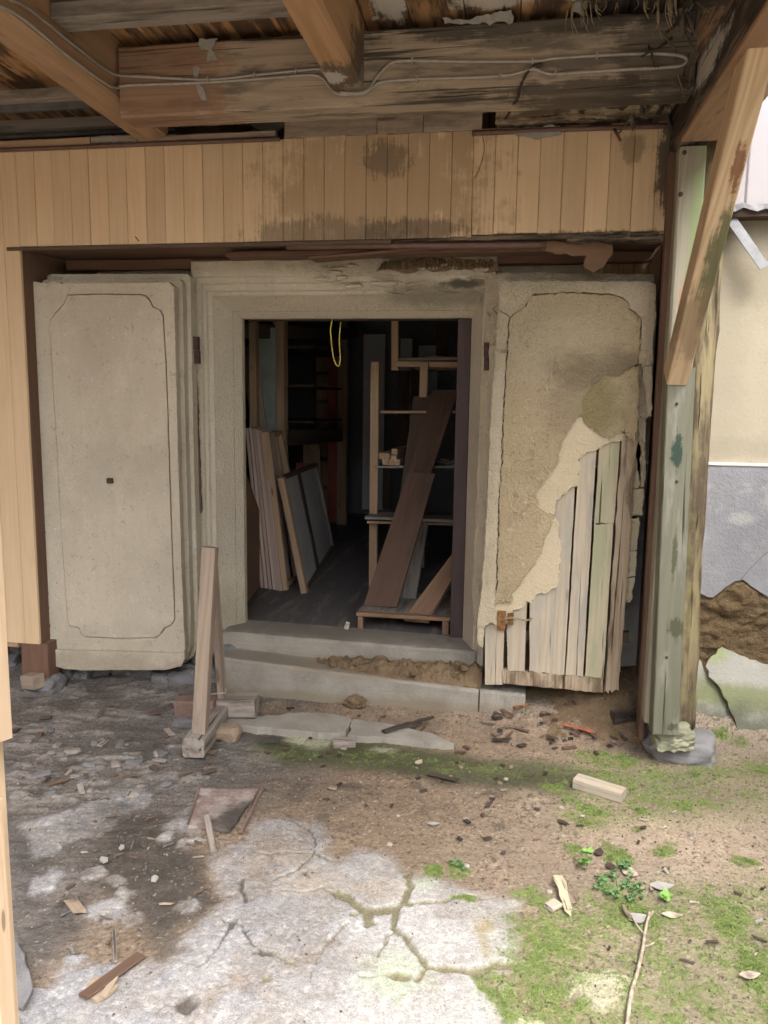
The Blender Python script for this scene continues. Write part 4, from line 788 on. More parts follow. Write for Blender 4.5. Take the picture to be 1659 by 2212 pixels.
for k in range(20):
    u = random.random()**.7; x = -1.0+u*.86; y = random.uniform(3.62, 3.77); r = random.uniform(.007, .022)
    o = rock('soil_clod', (x, y, 0.212+(x+1.44)/1.328*(-.077)+.02+.06*u*random.random()), (r*1.2, r, r*.8), m_soil, None, 2, 0.5, 1.6, box_=.5, smooth=False, rz=random.random()*6); o['label'] = 'brown clod of crumbled soil lying on the middle step'; o['category'] = 'clod'; o['group'] = 'soil clods on the middle step'
# soil heap at the foot of the right door and post
sx_ = np.linspace(0.11, 0.72, 60); sy_ = np.linspace(3.38, 3.84, 40); SX, SY = np.meshgrid(sx_, sy_, indexing='ij')
hz = 0.19*sstep(3.40, 3.86, SY)*(0.5+0.8*fbm(SX, SY, 4, 9))*(0.55+0.7*sstep(.1, .55, SX))+(fbm(SX, SY, 3, 45)-.5)*.018-.006; idx = np.arange(2400).reshape(60, 40)
mesh_obj('soil_heap', np.stack([SX.ravel(), SY.ravel(), hz.ravel()], 1), np.stack([idx[:-1, :-1], idx[1:, :-1], idx[1:, 1:], idx[:-1, 1:]], -1).reshape(-1, 4).tolist(), m_soil, None, None, True, kind='stuff')

# ------------------------------------------------------------------ board wall in front of the doors
bw = thing('board_wall', 'cedar board casing around the doorway with a stained board frieze above', 'wall', (-2.4, 3.5, 0.25))
x = -2.335-14*0.0935; bi = 0
while x < 0.615:
    wd = 0.0935+random.uniform(-.003, .003); xe = min(x+wd, 0.622)
    if abs(xe+2.335) < 0.05: xe = -2.335
    zt = P(829.5+(x+0.9)*400, 0, y=3.5).z*0+2.648+random.uniform(-.004, .006); zbm = 2.216
    if xe <= -2.334: zbm = 0.262
    elif x > -0.21: zbm = 2.226+random.uniform(-.003, .005)
    yo = random.uniform(0, .0025)
    box('board', (x+.0007, 3.45+yo, zbm), (xe-.0007, 3.468+yo, zt), m_fascia, bw, 'z', ch=.002, seg=3, rough=.0004)
    x = xe; bi += 1
xj = -2.335
box('jamb', (xj-.012, 3.47, 0.0), (xj, 3.865, 2.21), m_brown, bw, 'z', label='brown inner jamb at the left')
box('jamb', (0.632, 3.442, 0.02), (0.652, 3.53, 2.64), m_brown, bw, 'z', rough=.0015, seg=10); box('jamb', (0.655, 3.50, 0.02), (0.672, 3.865, 2.25), m_brown, bw, 'z', label='dark inner jamb at the right')
box('jamb', (0.618, 3.47, 0.02), (0.631, 3.56, 2.21), m_dark, bw, 'z')
slab('soffit', jagged(rect(-2.33, 3.47, 0.62, 3.868), .003, .08), ((0, 0, 2.214), (1, 0, 0), (0, 1, 0), (0, 0, -1)), .015, m_brown, bw)
box('batten', (-2.40, 3.446, 2.197), (-0.55, 3.462, 2.2135), m_dark, bw, rough=.001, seg=20); box('batten', (-0.54, 3.452, 2.205), (0.61, 3.475, 2.222), m_rot, bw, rough=.003, seg=20)
box('soffit_strip', (-1.35, 3.56, 2.172), (0.35, 3.66, 2.196), m_brown, bw, rough=.002, seg=12); box('soffit_strip', (-2.3, 3.78, 2.16), (0.6, 3.83, 2.21), m_brown, bw, rough=.003, seg=16)
beam('loose_board', (-0.95, 3.62, 2.165), (-0.30, 3.56, 2.19), .11, .012, m_brown, bw, rough=.002, jag=.03, label='sagging loose soffit board')
tube('pipe', [P(620, 532, y=3.5), P(800, 530, y=3.5), P(1000, 530, y=3.5), P(1180, 528, y=3.5)], .017, m_rod, bw)
box('rotten_rail', (0.20, 3.455, 2.188), (0.61, 3.50, 2.224), m_rot, bw, rough=.006, seg=16, label='rotten grey lower rail at the right end')
bk = [(1168, 522), (1240, 520), (1320, 524), (1326, 545), (1310, 565), (1296, 580), (1280, 590), (1262, 572), (1268, 552), (1200, 548), (1170, 540)]
slab('bark_strip', jagged(XZ(bk, 3.53), .004, .012), wallfr(3.53), .012, m_lbrown, bw, label='torn brown fibre strip hanging from the soffit')
# rail pieces on top of the frieze
for (x0_, x1_, z0_, z1_, Yr, mt, rg) in [(-3.6, -1.95, 2.656, 2.688, 3.44, m_lumber, .002), (-1.945, -1.72, 2.656, 2.690, 3.442, m_greywood, .003), (-1.715, -1.07, 2.656, 2.682, 3.44, m_stand, .002), (-1.03, -0.62, 2.650, 2.735, 3.446, m_stand, .003), (-0.617, -0.42, 2.650, 2.738, 3.448, m_stand, .002), (-0.417, -0.17, 2.650, 2.742, 3.446, m_stand, .002)]:
    box('top_rail', (x0_, Yr, z0_), (x1_, Yr+.035, z1_), mt, bw, rough=rg, seg=12)
beam('top_rail', (-0.12, 3.45, 2.695), (0.60, 3.45, 2.715), 0.045, .075, m_plankrot, bw, rough=.008, seg=24, jag=.05, jag0=.03, label='flaking rotten rail piece')
tube('pipe', [(-3.6, 3.437, 2.648), (-2, 3.437, 2.646), (-1.05, 3.437, 2.644)], .010, m_rod, bw); tube('pipe', [P(1020, 288, y=3.43), P(1200, 280, y=3.43), P(1455, 271, y=3.43)], .011, m_rod, bw)
tube('pipe', [P(1325, 278, y=3.43), P(1333, 290, y=3.40), P(1340, 304, y=3.39)], .006, m_rod, bw)
slab('paper_flake', jagged(XZ([(1095, 280), (1210, 270), (1215, 290), (1160, 300), (1120, 296)], 3.425), .004, .012), wallfr(3.425), .002, m_flake, bw)
for zt_, x_ in [(0.06, -2.33)]:
    box('post_foot', (-2.45, 3.462, 0.05), (-2.30, 3.56, 0.262), m_brown, bw, 'z', label='brown post foot below the boards')
box('sill', (-3.6, 3.455, 0.235), (-2.46, 3.50, 0.260), m_rafter2, bw)
o = beam('wood_block', P(58, 1470, y=3.43), P(84, 1472, y=3.40), .07, .07, m_stand, ch=.004); o['label'] = 'small sawn wood block at the foot of the left board wall'; o['category'] = 'block'
o = rock('foot_stone', (-2.34, 3.50, 0.03), (.10, .09, .06), m_fstone, None, 3, .15, 1.3, box_=.6, smooth=False); o['label'] = 'grey foot stone under the left jamb of the board wall'; o['category'] = 'stone'
for a, b in [(300, 521)]: tube('nail', [P(a, b, y=3.45), P(a-8, b-10, y=3.42)], .0022, m_iron, bw)
tube('dangling_fibre', [P(1042, 290, y=3.43), P(1046, 325, y=3.44), P(1035, 365, y=3.44), P(1025, 385, y=3.445)], .0014, m_dcable, bw)

lw = thing('added_side_wall', 'added unseen board wall that blocks light from the left', 'wall', (-3.2, 1, 0))  # out-of-view wall, added to keep light off the left side
for i in range(26):
    y_ = -1.6+i*0.195
    box('board', (-3.22, y_, 0), (-3.2+random.uniform(0, .004), y_+.192, 2.9), m_rafter2, lw, 'z', seg=2)
ob = thing('added_opposite_house', 'added unseen board clad house opposite, blocking frontal sky light', 'house', (-1, -4.2, 0))  # added behind the camera to cut frontal light; cream boards give some bounce
for i in range(40):
    box('board', (-6+i*.22, -4.2, 0), (-6+i*.22+.217, -4.18, 3.3), m_cream, ob, 'z', seg=2)
box('wall', (-6, -7, 0), (2.8, -4.21, 3.3), m_cream, ob); slab('roof', [(-6.5, -7.5), (3.3, -7.5), (3.3, -3.6), (-6.5, -3.6)], ((0, 0, 3.45), (1, 0, 0), (0, 1, 0), (0, 0, 1)), .13, m_dark, ob)
nb = thing('added_neighbour_house', 'added unseen plastered house wall along the right, blocking sky light', 'house', (2.5, 1.5, 0))  # added out of view to shade the right wall
box('wall', (2.3, -1.5, 0), (2.6, 3.84, 3.4), m_cream, nb, 'y'); slab('roof', [(1.9, -1.8), (5, -1.8), (5, 3.84), (1.9, 3.84)], ((0, 0, 3.55), (1, 0, 0), (0, 1, 0), (0, 0, 1)), .13, m_dark, nb)
# ------------------------------------------------------------------ canopy: beams, boards, post and brace
ROOF_Y = 0.35  # near end of the roof, unseen; its reach is set to shade the yard
can = thing('timber_canopy', 'decaying timber canopy of beams, roof boards, green post and pale knee brace', 'canopy', (0.65, 3.3, 0.15))
box('cross_beam', (-1.566, 3.0, 2.603), (0.585, 3.13, 2.865), m_beam_gray, can, seg=24, rough=.0015, ch=.008)
box('cross_beam', (-1.575, 2.56, 2.765), (-0.76, 2.66, 2.90), m_greywood, can, seg=8, label='grey cross beam nearer the viewer', rough=.001)
beam('rafter', (-1.655, 3.46, 2.79), (-1.655, ROOF_Y, 2.79), .155, .24, m_rafter2, can, ch=.012, label='long reddish rafter at the left')
beam('rafter', (-0.648, 2.992, 2.775), (-0.648, ROOF_Y, 2.775), .118, .25, m_rafter, can, ch=.012, label='orange rafter with a mouldy end in the middle')
beam('edge_beam', (0.65, 3.62, 2.60), (0.65, ROOF_Y, 2.62), .115, .20, m_rot, can, rough=.005, seg=24, ch=.01, label='rotten edge beam at the right')
beam('edge_beam', (0.655, 3.2, 2.503), (0.655, ROOF_Y, 2.51), .13, .02, m_rafter2, can, ch=.004, label='plain underside board of the edge beam')
beam('edge_beam', (0.775, 3.7, 2.63), (0.775, ROOF_Y, 2.65), .09, .16, m_new, can, label='newer pale outer edge beam')
x = -4.0; k = 0
while x < 0.78:
    wd = random.uniform(.15, .21); y1 = 4.06 if x < 0.55 else 3.78
    box('roof_board', (x, ROOF_Y, 2.905+random.uniform(0, .006)), (x+wd-.004, y1, 2.925), m_sheath, can, 'y', seg=3, rough=.001); x += wd
slab('roof_skin', [(-4.0, ROOF_Y), (0.95, ROOF_Y), (0.95, 3.79), (0.6, 4.08), (-4.0, 4.08)], ((0, 0, 2.95), (1, 0, 0), (0, 1, 0), (0, 0, 1)), .015, m_dark, can)
for i, y_ in enumerate((3.28, 3.62, 3.9)): box('lath', (-3.9, y_, 2.80-.0*i), (-1.735, y_+.045, 2.845), m_greywood, can)
for i, y_ in enumerate((3.55, 3.88)): box('lath', (-3.9, y_, 2.86), (-1.735, y_+.03, 2.90), m_fstone, can)
sl_ = slab('hanging_sheet', jagged(XZ([(492, 236), (654, 230), (650, 262), (585, 288), (560, 280)], 3.7), .003, .03), wallfr(3.7), .01, m_gsheet, can, label='pale triangular sheet behind the cross beam')
# corner post: old post behind, sister timber in front, brace standing on it
beam('post', (0.654, 3.305, 0.17), (0.650, 3.305, 2.495), .10, .09, m_greenold, can, up=(0, 1, 0), ch=.008, seg=12, rough=.0015, label='upper length of the lichen stained post')
beam('post', (0.672, 3.21, 0.165), (0.640, 3.21, 1.655), .103, .09, m_green, can, up=(0, 1, 0), ch=.004, seg=12, label='green grey sister timber in front of the post')
beam('knee_brace', (0.625, 3.20, 1.62), (0.655, 2.30, 2.74), 0.078, .100, m_new, can, up=(0, -.78, -.62), ch=.004, seg=8, label='pale pine knee brace with algae on its lower edge')
V = []
# crumbling old corner post
def trunk(name, a, b, r, mat, parent, label=None, n=14, seg=40):
    a = Vector(a); b = Vector(b); R, L = frame_of(a, b, (0, 1, 0)); V = []; F = []
    for i in range(seg+1):
        for j in range(n):
            an = 2*math.pi*j/n; k = 1+.28*mnoise.noise(Vector((i*.10, math.cos(an)*1.5, math.sin(an)*1.5)))+.16*mnoise.noise(Vector((i*.5, math.cos(an)*4, math.sin(an)*4)))
            V.append((-L/2+L*i/seg+(random.uniform(-.02, .02) if i in (0, seg) else 0), math.cos(an)*r[0]*k, math.sin(an)*r[1]*k))
    for i in range(seg):
        for j in range(n): F.append((i*n+j, i*n+(j+1) % n, (i+1)*n+(j+1) % n, (i+1)*n+j))
    F.append(tuple(reversed(range(n)))); F.append(tuple(seg*n+j for j in range(n)))
    return mesh_obj(name, V, [tuple(reversed(f)) for f in F] if False else F, mat, parent, R, smooth=True, label=label)
trunk('old_post', (0.775, 3.42, 0.10), (0.755, 3.42, 2.55), (.062, .055), m_rotpost, can, 'crumbling old corner post')
beam('wood_strip', (0.607, 3.36, 0.06), (0.588, 3.36, 2.5), .022, .05, m_brown, can, up=(0, 1, 0), rough=.002, seg=16); beam('wood_strip', (0.625, 3.385, 0.06), (0.612, 3.385, 2.5), .016, .06, m_dark, can, up=(0, 1, 0), rough=.002, seg=16)
for (a, b) in [(1478, 330), (1470, 420), (1462, 872), (1462, 1040), (1440, 1420)]:
    p = P(a, b, y=3.262 if b < 800 else 3.163); tube('bolt_head', [(p.x, p.y+.006, p.z), (p.x, p.y-.003, p.z)], .009 if b < 800 else .006, m_iron, can, 10, 1)
# black rotten debris and straw hanging in the corner
for k in range(40):
    x = random.uniform(0.42, 0.60); y = random.uniform(2.98, 3.4); z = random.uniform(2.62, 2.9)
    if y > 3.0 and y < 3.13 and x < .58: y = 2.985
    beam('rotten_shred', (x, y, z), (x+random.uniform(-.06, .05), y+random.uniform(-.04, .04), z-random.uniform(.03, .10)), random.uniform(.008, .02), .006, m_rot, can, rough=.002, jag=.02)
for (a, b, l) in [(1235, 5, 60), (1245, 20, 40), (1260, 8, 50), (1440, -10, 85), (1446, -5, 75), (1434, 0, 78), (1452, 0, 60), (1300, 10, 30), (1275, 0, 45), (1330, 5, 28), (1380, 0, 40), (1405, 5, 36)]:
    for q in range(3):
        a2 = a+random.uniform(-22, 22); l *= random.uniform(.6, 1.25); tube('straw_wisp', [P(a2, b, y=2.93), P(a2+random.uniform(-6, 6), b+l*.5, y=2.92), P(a2+random.uniform(-12, 12), b+l*random.uniform(.7, 1.1), y=2.93)], random.uniform(.0015, .0045), m_straw, can, 5, 3, taper=.3)
for pts in [[(430, 84), (468, 82), (460, 105), (470, 128), (445, 132), (450, 108), (432, 100)], [(417, 146), (432, 148), (430, 175), (440, 195), (446, 214), (436, 216), (426, 190), (418, 170)], [(955, 38), (1000, 44), (1060, 30), (1105, 20), (1108, 45), (1050, 50), (960, 52)], [(1228, 0), (1266, 0), (1258, 28), (1236, 24)], [(800, 6), (822, 10), (818, 40), (806, 44)]]:
    slab('mould_patch', jagged(XZ(pts, 2.996), .004, .012), wallfr(2.996), .004, m_flake, can)
# cable runs
cab = thing('cable', 'pair of grey cables clipped along the cross beam and under the rafter', 'cable', (-1.57, 2.985, 2.75))
YC = 2.988
def onrafter(a, b): return P(a, b, x=-1.570)
def C(pts, r=.0058, m=None, y=YC): return [P(a, b, y=y) for a, b in pts]
c1 = [onrafter(20, 0), onrafter(60, 18), onrafter(150, 90), onrafter(225, 148)]+C([(254, 162), (300, 165), (450, 172), (550, 162), (640, 153), (690, 149)])+[P(703, 158, y=2.94)]+C([(712, 178), (722, 196)])
tube('cable_run', c1, .0058, m_cable, cab)
c2 = [onrafter(-10, 8), onrafter(45, 36), onrafter(140, 115), onrafter(222, 176)]+C([(252, 189), (280, 184), (450, 178), (600, 167), (670, 162), (695, 168), (712, 188)])+[P(728, 202, y=2.965), P(760, 204, y=2.965), P(788, 201, y=2.97)]+C([(810, 185), (830, 176), (900, 171), (1030, 167), (1090, 163), (1110, 160), (1140, 152), (1157, 150), (1190, 160), (1270, 155), (1355, 150), (1400, 147)])
tube('cable_run', c2, .0058, m_cable, cab)
c3 = [P(735, 200, y=2.96), P(770, 202, y=2.958), P(792, 196, y=2.965)]+C([(812, 170), (832, 146), (850, 134), (890, 131), (1020, 133), (1150, 132), (1200, 126), (1290, 120), (1400, 116), (1468, 120), (1484, 131), (1470, 142), (1430, 146), (1380, 149)])
tube('cable_run', c3, .0058, m_cable, cab)
tube('cable_run', C([(1172, 139), (1150, 146), (1138, 158), (1125, 185), (1118, 215)])+[P(1110, 224, y=3.05), P(1104, 228, y=3.15), P(1100, 243, y=3.3), P(1092, 256, y=3.38)], .0055, m_dcable, cab, label='dark cable tail dropping below the beam')
for (a, b) in [(550, 162), (640, 153), (450, 172), (890, 131), (1150, 133), (1290, 120), (1080, 165), (1200, 159), (900, 171)]:
    p = P(a, b, y=YC); box('cable_clip', (p.x-.004, YC-.008, p.z-.009), (p.x+.004, YC+.010, p.z+.009), m_cable, cab, 'z', ch=.001)

# base stones of the post
o = rock('base_stone', (0.775, 3.36, 0.03), (.155, .12, .075), m_gstone, None, 4, .22, 1.5, box_=.7, rz=-.15); o['label'] = 'wide grey base stone on the ground under the corner post'; o['category'] = 'stone'; o['group'] = 'stones under the corner post'
o = rock('base_stone', (0.722, 3.27, 0.118), (.088, .075, .052), m_ystone, None, 4, .24, 2.2, box_=.85, rz=.1, smooth=False); o['label'] = 'small yellowish stone between the post and the grey base stone'; o['category'] = 'stone'; o['group'] = 'stones under the corner post'
# ------------------------------------------------------------------ things kept inside the storehouse
def tagd(o, label, cat, group=None):
    o['label'] = label; o['category'] = cat
    if group: o['group'] = group
    return o
FZ = 0.277
def quadslab(name, pts, t, mat, parent=None):
    """a flat sheet through four points of the place (bl, br, tr, tl); the grain (local x) runs from bottom to top"""
    a, b, c, d = [Vector(p) for p in pts]; v = ((d-a)+(c-b)).normalized(); n = (b-a).cross(v).normalized(); u = v.cross(n); o = (a+b+c+d)/4
    uv = [((q-o).dot(u), (q-o).dot(v)) for q in (a, b, c, d)]
    V = [(y, -x, 0) for x, y in uv]+[(y, -x, -t) for x, y in uv]
    R = Matrix.Identity(4)
    for i in range(3): R[i][0], R[i][1], R[i][2], R[i][3] = v[i], -u[i], n[i], o[i]
    return mesh_obj(name, V, [(0, 1, 2, 3), (7, 6, 5, 4)]+[(j, j+4, (j+1) % 4+4, (j+1) % 4) for j in range(4)], mat, parent, R)
tagd(quadslab('plywood_sheet', [P(531, 1306, y=4.06), P(563, 1264, y=4.86), P(563, 1110, y=4.86), P(531, 1020, y=4.06)], .012, m_lbrown), 'tan plywood sheet standing just inside the left jamb of the doorway', 'plywood')
bot = [(566, 1262), (575, 1264), (584, 1266), (593, 1266), (600, 1266), (606, 1268)]; top = [(533, 924), (541, 924), (549, 926), (556, 928), (562, 931), (567, 936)]
for i in range(6):
    b = P(*bot[i], y=4.80-i*.012); b.z = FZ; t_ = P(*top[i], y=4.80-i*.012)
    t2 = t_+Vector((0, .9, 0)); m = Vector((0, .11, 0))
    o = beam('leaning_board', b+m, t_+m, .022, .22, m_pinkbrd, up=(0, 1, 0), ch=.002, seg=2)
    tagd(o, ['leftmost', 'second from the left', 'third from the left', 'third from the right', 'second from the right', 'rightmost'][i]+' thin pinkish board on edge in the stack inside the doorway', 'board', 'stack of thin boards leaning on edge')
fr_ = thing('lattice_panel', 'pale open lumber frame leaning between the thin boards and the white panel', 'lattice', tuple(P(622, 1275, z=FZ)))
a0 = P(614, 1274, z=FZ); a1 = P(573, 934, y=a0.y-.03); beam('stile', a0, a1, .06, .035, m_lumber, fr_, up=(0, 1, 0), ch=.003)
b0 = P(642, 1248, z=FZ); b1 = P(590, 938, y=b0.y); beam('stile', b0, b1, .05, .03, m_lumber, fr_, up=(0, 1, 0)); b0 = P(640, 1120, y=b0.y+.15); b1 = P(602, 940, y=b0.y); beam('stile', b0, b1, .05, .03, m_lumber, fr_, up=(0, 1, 0))
beam('rail', a1+Vector((0, 0, -.02)), P(606, 936, y=5.4), .035, .04, m_lumber, fr_); beam('rail', a0+Vector((0, 0, .04)), P(648, 1244, y=5.3), .035, .04, m_lumber, fr_)
pn = thing('panel', 'white sliding panel with a dark middle bar standing on its side inside the doorway', 'panel', tuple(P(655, 1282, z=FZ)))
bl = P(656, 1280, z=FZ); tl = P(606, 1033, y=bl.y-.02); br = P(716, 1181, z=FZ); tr = P(680, 1004, y=br.y-.05)
quadslab('paper', [bl, br, tr, tl], .02, m_paper, pn)
off = (br-bl).cross(tl-bl).normalized()*.008
def lerp(a, b, t): return a+(b-a)*t
beam('edge_stile', bl+off, tl+off, .055, .04, m_lumber, pn, up=(1, 0, 0)); beam('edge_stile', br+off, tr+off, .03, .03, m_greywood, pn, up=(1, 0, 0)); beam('edge_rail', bl+off, br+off, .03, .025, m_dark, pn); beam('edge_rail', tl+off, tr+off, .03, .03, m_dark, pn)
beam('middle_bar', lerp(bl, br, .42)+off, lerp(tl, tr, .42)+off, .09, .012, m_purple, pn, up=tuple(off), label='dark purple middle bar')
# left rack
rk = thing('storage_rack', 'dark timber storage rack along the left inner wall with a red brown post', 'rack', (-1.7, 6, FZ))
def vpost(name, px, py, y_, w_, d_, mt, pr, z1=2.42, z0=FZ, lab=None):
    p = P(px, py, y=y_); return box(name, (p.x-w_/2, y_-d_/2, z0), (p.x+w_/2, y_+d_/2, z1), mt, pr, 'z', label=lab)
vpost('post', 606, 850, 5.5, .085, .10, m_lumber, rk, 2.12); vpost('post', 741, 900, 7.6, .10, .10, m_lumber, rk, 2.4); vpost('post', 723, 900, 7.7, .12, .08, m_red, rk, 2.4, lab='reddish brown post'); vpost('post', 548, 730, 5.0, .05, .06, m_lumber, rk, 2.12)
for k in range(6): 
    p0 = P(683, 745+k*62, y=7.9); p1 = P(711, 745+k*62, y=7.9); box('slat_panel', (p0.x, 7.9, p0.z-.27), (p1.x, 7.93, p0.z-.01), m_lumber, rk, 'z')
beam('rail', P(615, 945, y=5.5), P(735, 940, y=7.5), .05, .12, m_dark, rk); beam('rail', P(535, 715, y=5.0), P(770, 722, y=8.0), .06, .10, m_dark, rk)
for k_, (a_, b_) in enumerate([(640, 760), (640, 835), (640, 905)]):
    p0 = P(a_, b_, y=7.0); box('rack_shelf', (p0.x-.25, 6.3, p0.z-.02), (p0.x+.35, 7.4, p0.z), m_dark, rk, 'y')
tagd(beam('leaning_plank', P(560, 930, y=5.2), P(538, 748, y=5.2), .11, .02, m_stand, up=(0, 1, 0)), 'tan plank leaning in the rack above the stack of thin boards', 'plank')
tagd(quadslab('sheet', [P(558, 930, y=5.35), P(596, 930, y=5.35), P(596, 708, y=5.35), P(556, 706, y=5.35)], .01, m_gsheet), 'grey green sheet standing behind the tan plank in the rack', 'sheet')
tagd(box('crate', tuple(P(622, 1092, y=6.1)), tuple(P(648, 1040, y=6.1)+Vector((0, .2, 0))), m_lbrown), 'small brown wooden box behind the white panel', 'box')
# right shelf
sh = thing('shelf', 'rough lumber shelf with a pale post and boards at the right inside the doorway', 'shelf', (-0.7, 5.2, FZ))
beam('post', P(806, 1300, y=5.0), P(811, 782, y=5.0), .055, .05, m_lumber, sh, up=(0, 1, 0)); vpost('post', 915, 900, 5.7, .06, .06, m_greywood, sh, 1.2)
beam('shelf_board', P(796, 1113, y=4.95), P(985, 1120, y=4.95), .25, .018, m_greywood, sh); beam('shelf_board', P(800, 1122, y=5.0), P(985, 1126, y=5.0), .25, .018, m_lumber, sh)
beam('shelf_board', P(816, 1005, y=5.1), P(995, 1005, y=5.1), .3, .015, m_greywood, sh); beam('crossbar', P(815, 890, y=5.05), P(996, 890, y=5.05), .02, .018, m_lumber, sh)
hs_ = thing('hanging_shelf', 'small hanging shelf of pale lumber at the top right of the doorway', 'shelf', tuple(P(920, 790, y=4.9)))
beam('hanger', P(854, 800, y=4.9), P(853, 640, y=4.9), .045, .03, m_lumber, hs_, up=(0, 1, 0)); beam('shelf_board', P(856, 786, y=4.88), P(1000, 788, y=4.88), .03, .035, m_lumber, hs_); beam('shelf_board', P(866, 780, y=5.05), P(1000, 778, y=5.05), .3, .02, m_greywood, hs_)
beam('bracket', P(914, 858, y=4.85), P(917, 783, y=4.85), .05, .03, m_lumber, hs_, up=(0, 1, 0)); beam('shelf_board', P(900, 797, y=5.0), P(1000, 797, y=5.0), .2, .02, m_dbrown, hs_)
tagd(beam('plank', P(930, 773, y=5.0), P(985, 776, y=5.0), .14, .02, m_stand), 'short pale plank lying on the hanging shelf', 'plank')
for i, (a, b) in enumerate([(852, 976), (835, 986), (850, 990), (832, 998), (845, 999), (858, 999), (824, 985)]):
    p = P(a, b, y=4.93); tagd(beam('timber_offcut', p, p+Vector((.03, .45, 0)), .038, .038, m_lumber, ch=.002), 'square pale timber offcut seen end on in the small pile on the shelf', 'offcut', 'timber offcuts piled on the shelf')
# back: bluish panels and lattice
for i, (a0_, a1_, t0, b0_) in enumerate([(782, 832, 722, 1100), (860, 890, 730, 1000), (900, 945, 745, 900)]):
    q0 = P(a0_, b0_, y=8.2); q1 = P(a1_, t0, y=8.2); tagd(slab('back_panel', rect(q0.x, q0.z, q1.x, q1.z), wallfr(8.2+i*.03), .02, m_backp), ['tall pale bluish panel at the back, left of the shelf post top', 'middle bluish panel at the back of the storehouse', 'right bluish panel at the back under the hanging shelf'][i], 'panel')
clut = [('sheet', (640, 1000), (668, 1100), 6.6, m_red, 'reddish upright board in the rack behind the white panel', 'board'), ('sheet', (655, 960), (690, 1140), 7.0, m_lumber, 'pale upright board at the back of the rack behind the white panel', 'board'), ('sheet', (536, 800), (552, 925), 5.4, m_gsheet, 'bluish narrow sheet at the far left of the rack', 'sheet')]
for nm, p0, p1, yy, mt, lab, ct in clut:
    q0 = P(*p0, y=yy); q1 = P(*p1, y=yy); tagd(box(nm, (q0.x, yy, q1.z), (q1.x, yy+.025, q0.z), mt, None, 'z'), lab, ct)
for k_, (a, b, c, d, mt) in enumerate([(952, 992, 985, 1004, m_greywood), (955, 990, 975, 998, m_dbrown), (940, 996, 990, 1008, m_greywood), (960, 1004, 982, 990, m_lumber)]):
    tagd(beam('lath', P(a, b, y=5.02), P(c+12, d, y=5.12), .03, .012, mt), ['lowest', 'second', 'third', 'topmost'][k_]+' thin lath lying loosely on the shelf right of the blackish plank', 'lath', 'laths on the shelf')
for k_, (px, py0, py1, wd) in enumerate([(873, 800, 1000, .05), (897, 780, 900, .04), (955, 700, 775, .05), (836, 1010, 1100, .04)]):
    q0 = P(px, py0, y=7.2); q1 = P(px, py1, y=7.2); tagd(box('slat', (q0.x-wd, 7.2, q1.z), (q0.x+wd, 7.24, q0.z), m_dbrown, None, 'z'), ['dark slat upright in front of the middle bluish panel', 'short dark slat under the hanging shelf', 'dark slat above the hanging shelf', 'dark slat below the pile of offcuts'][k_], 'slat')
# planks at the right
tagd(quadslab('leaning_plank', [P(785, 1308, y=4.13), P(857, 1312, y=4.13), P(940, 1023, y=4.62), P(882, 1020, y=4.62)], .022, m_dbrown), 'wide dark brown plank leaning from the low platform to the upper right', 'plank')
tagd(quadslab('leaning_plank', [P(880, 1030, y=4.66), P(928, 1032, y=4.66), P(990, 842, y=5.1), P(935, 842, y=5.1)], .02, m_dbrown), 'blackish plank leaning behind the top of the wide brown plank', 'plank')
tagd(quadslab('leaning_plank', [P(860, 1100, y=4.75), P(900, 1100, y=4.75), P(945, 850, y=5.15), P(893, 858, y=5.15)], .02, m_dark), 'dark plank with a frayed top end left of the blackish plank', 'plank')
tagd(quadslab('leaning_plank', [P(862, 1300, y=4.35), P(897, 1298, y=4.35), P(925, 1130, y=4.8), P(895, 1130, y=4.8)], .02, m_greywood), 'narrow grey plank standing right behind the wide brown plank', 'plank')
tagd(quadslab('leaning_plank', [P(872, 1336, y=4.02), P(925, 1341, y=4.0), P(1010, 1195, y=4.35), P(1000, 1160, y=4.4)], .025, m_lbrown), 'dusty brown plank lying slantwise on the platform behind the dark door post', 'plank')
pf = thing('platform', 'low wooden platform with a pale front edge just inside the threshold', 'platform', (-0.5, 3.95, FZ))
q0 = P(765, 1330, z=.372); q1 = P(982, 1352, z=.372)
quadslab('deck', [Vector((q0.x, 4.03, .372)), Vector((-0.29, 4.03, .372)), Vector((-0.22, 4.5, .372)), Vector((-0.79, 4.5, .372))], .02, m_greywood, pf)
box('front_edge', (q0.x, 3.992, .352), (-0.288, 4.028, .375), m_lbrown, pf); box('leg', (q0.x+.005, 4.0, FZ), (q0.x+.035, 4.03, .35), m_lbrown, pf, 'z'); box('leg', (-0.33, 4.0, FZ), (-0.295, 4.03, .35), m_lbrown, pf, 'z')
o = quadslab('paper_scrap', [P(742, 1358, y=3.93), P(752, 1360, y=3.93), P(756, 1345, y=3.95), P(748, 1342, y=3.95)], .002, m_leaf); tagd(o, 'crumpled pale scrap at the left front corner of the platform', 'scrap')
ys = [P(718, 688, y=4.02), P(714, 712, y=4.02), P(715, 726, y=4.02), P(717, 750, y=4.02), P(721, 775, y=4.02), P(728, 790, y=4.03), P(733, 788, y=4.04), P(735, 770, y=4.05), P(733, 735, y=4.05), P(736, 695, y=4.06)]
tagd(tube('strap', ys, .0032, m_yellow), 'yellow strap hanging in a loop from the door head', 'strap')

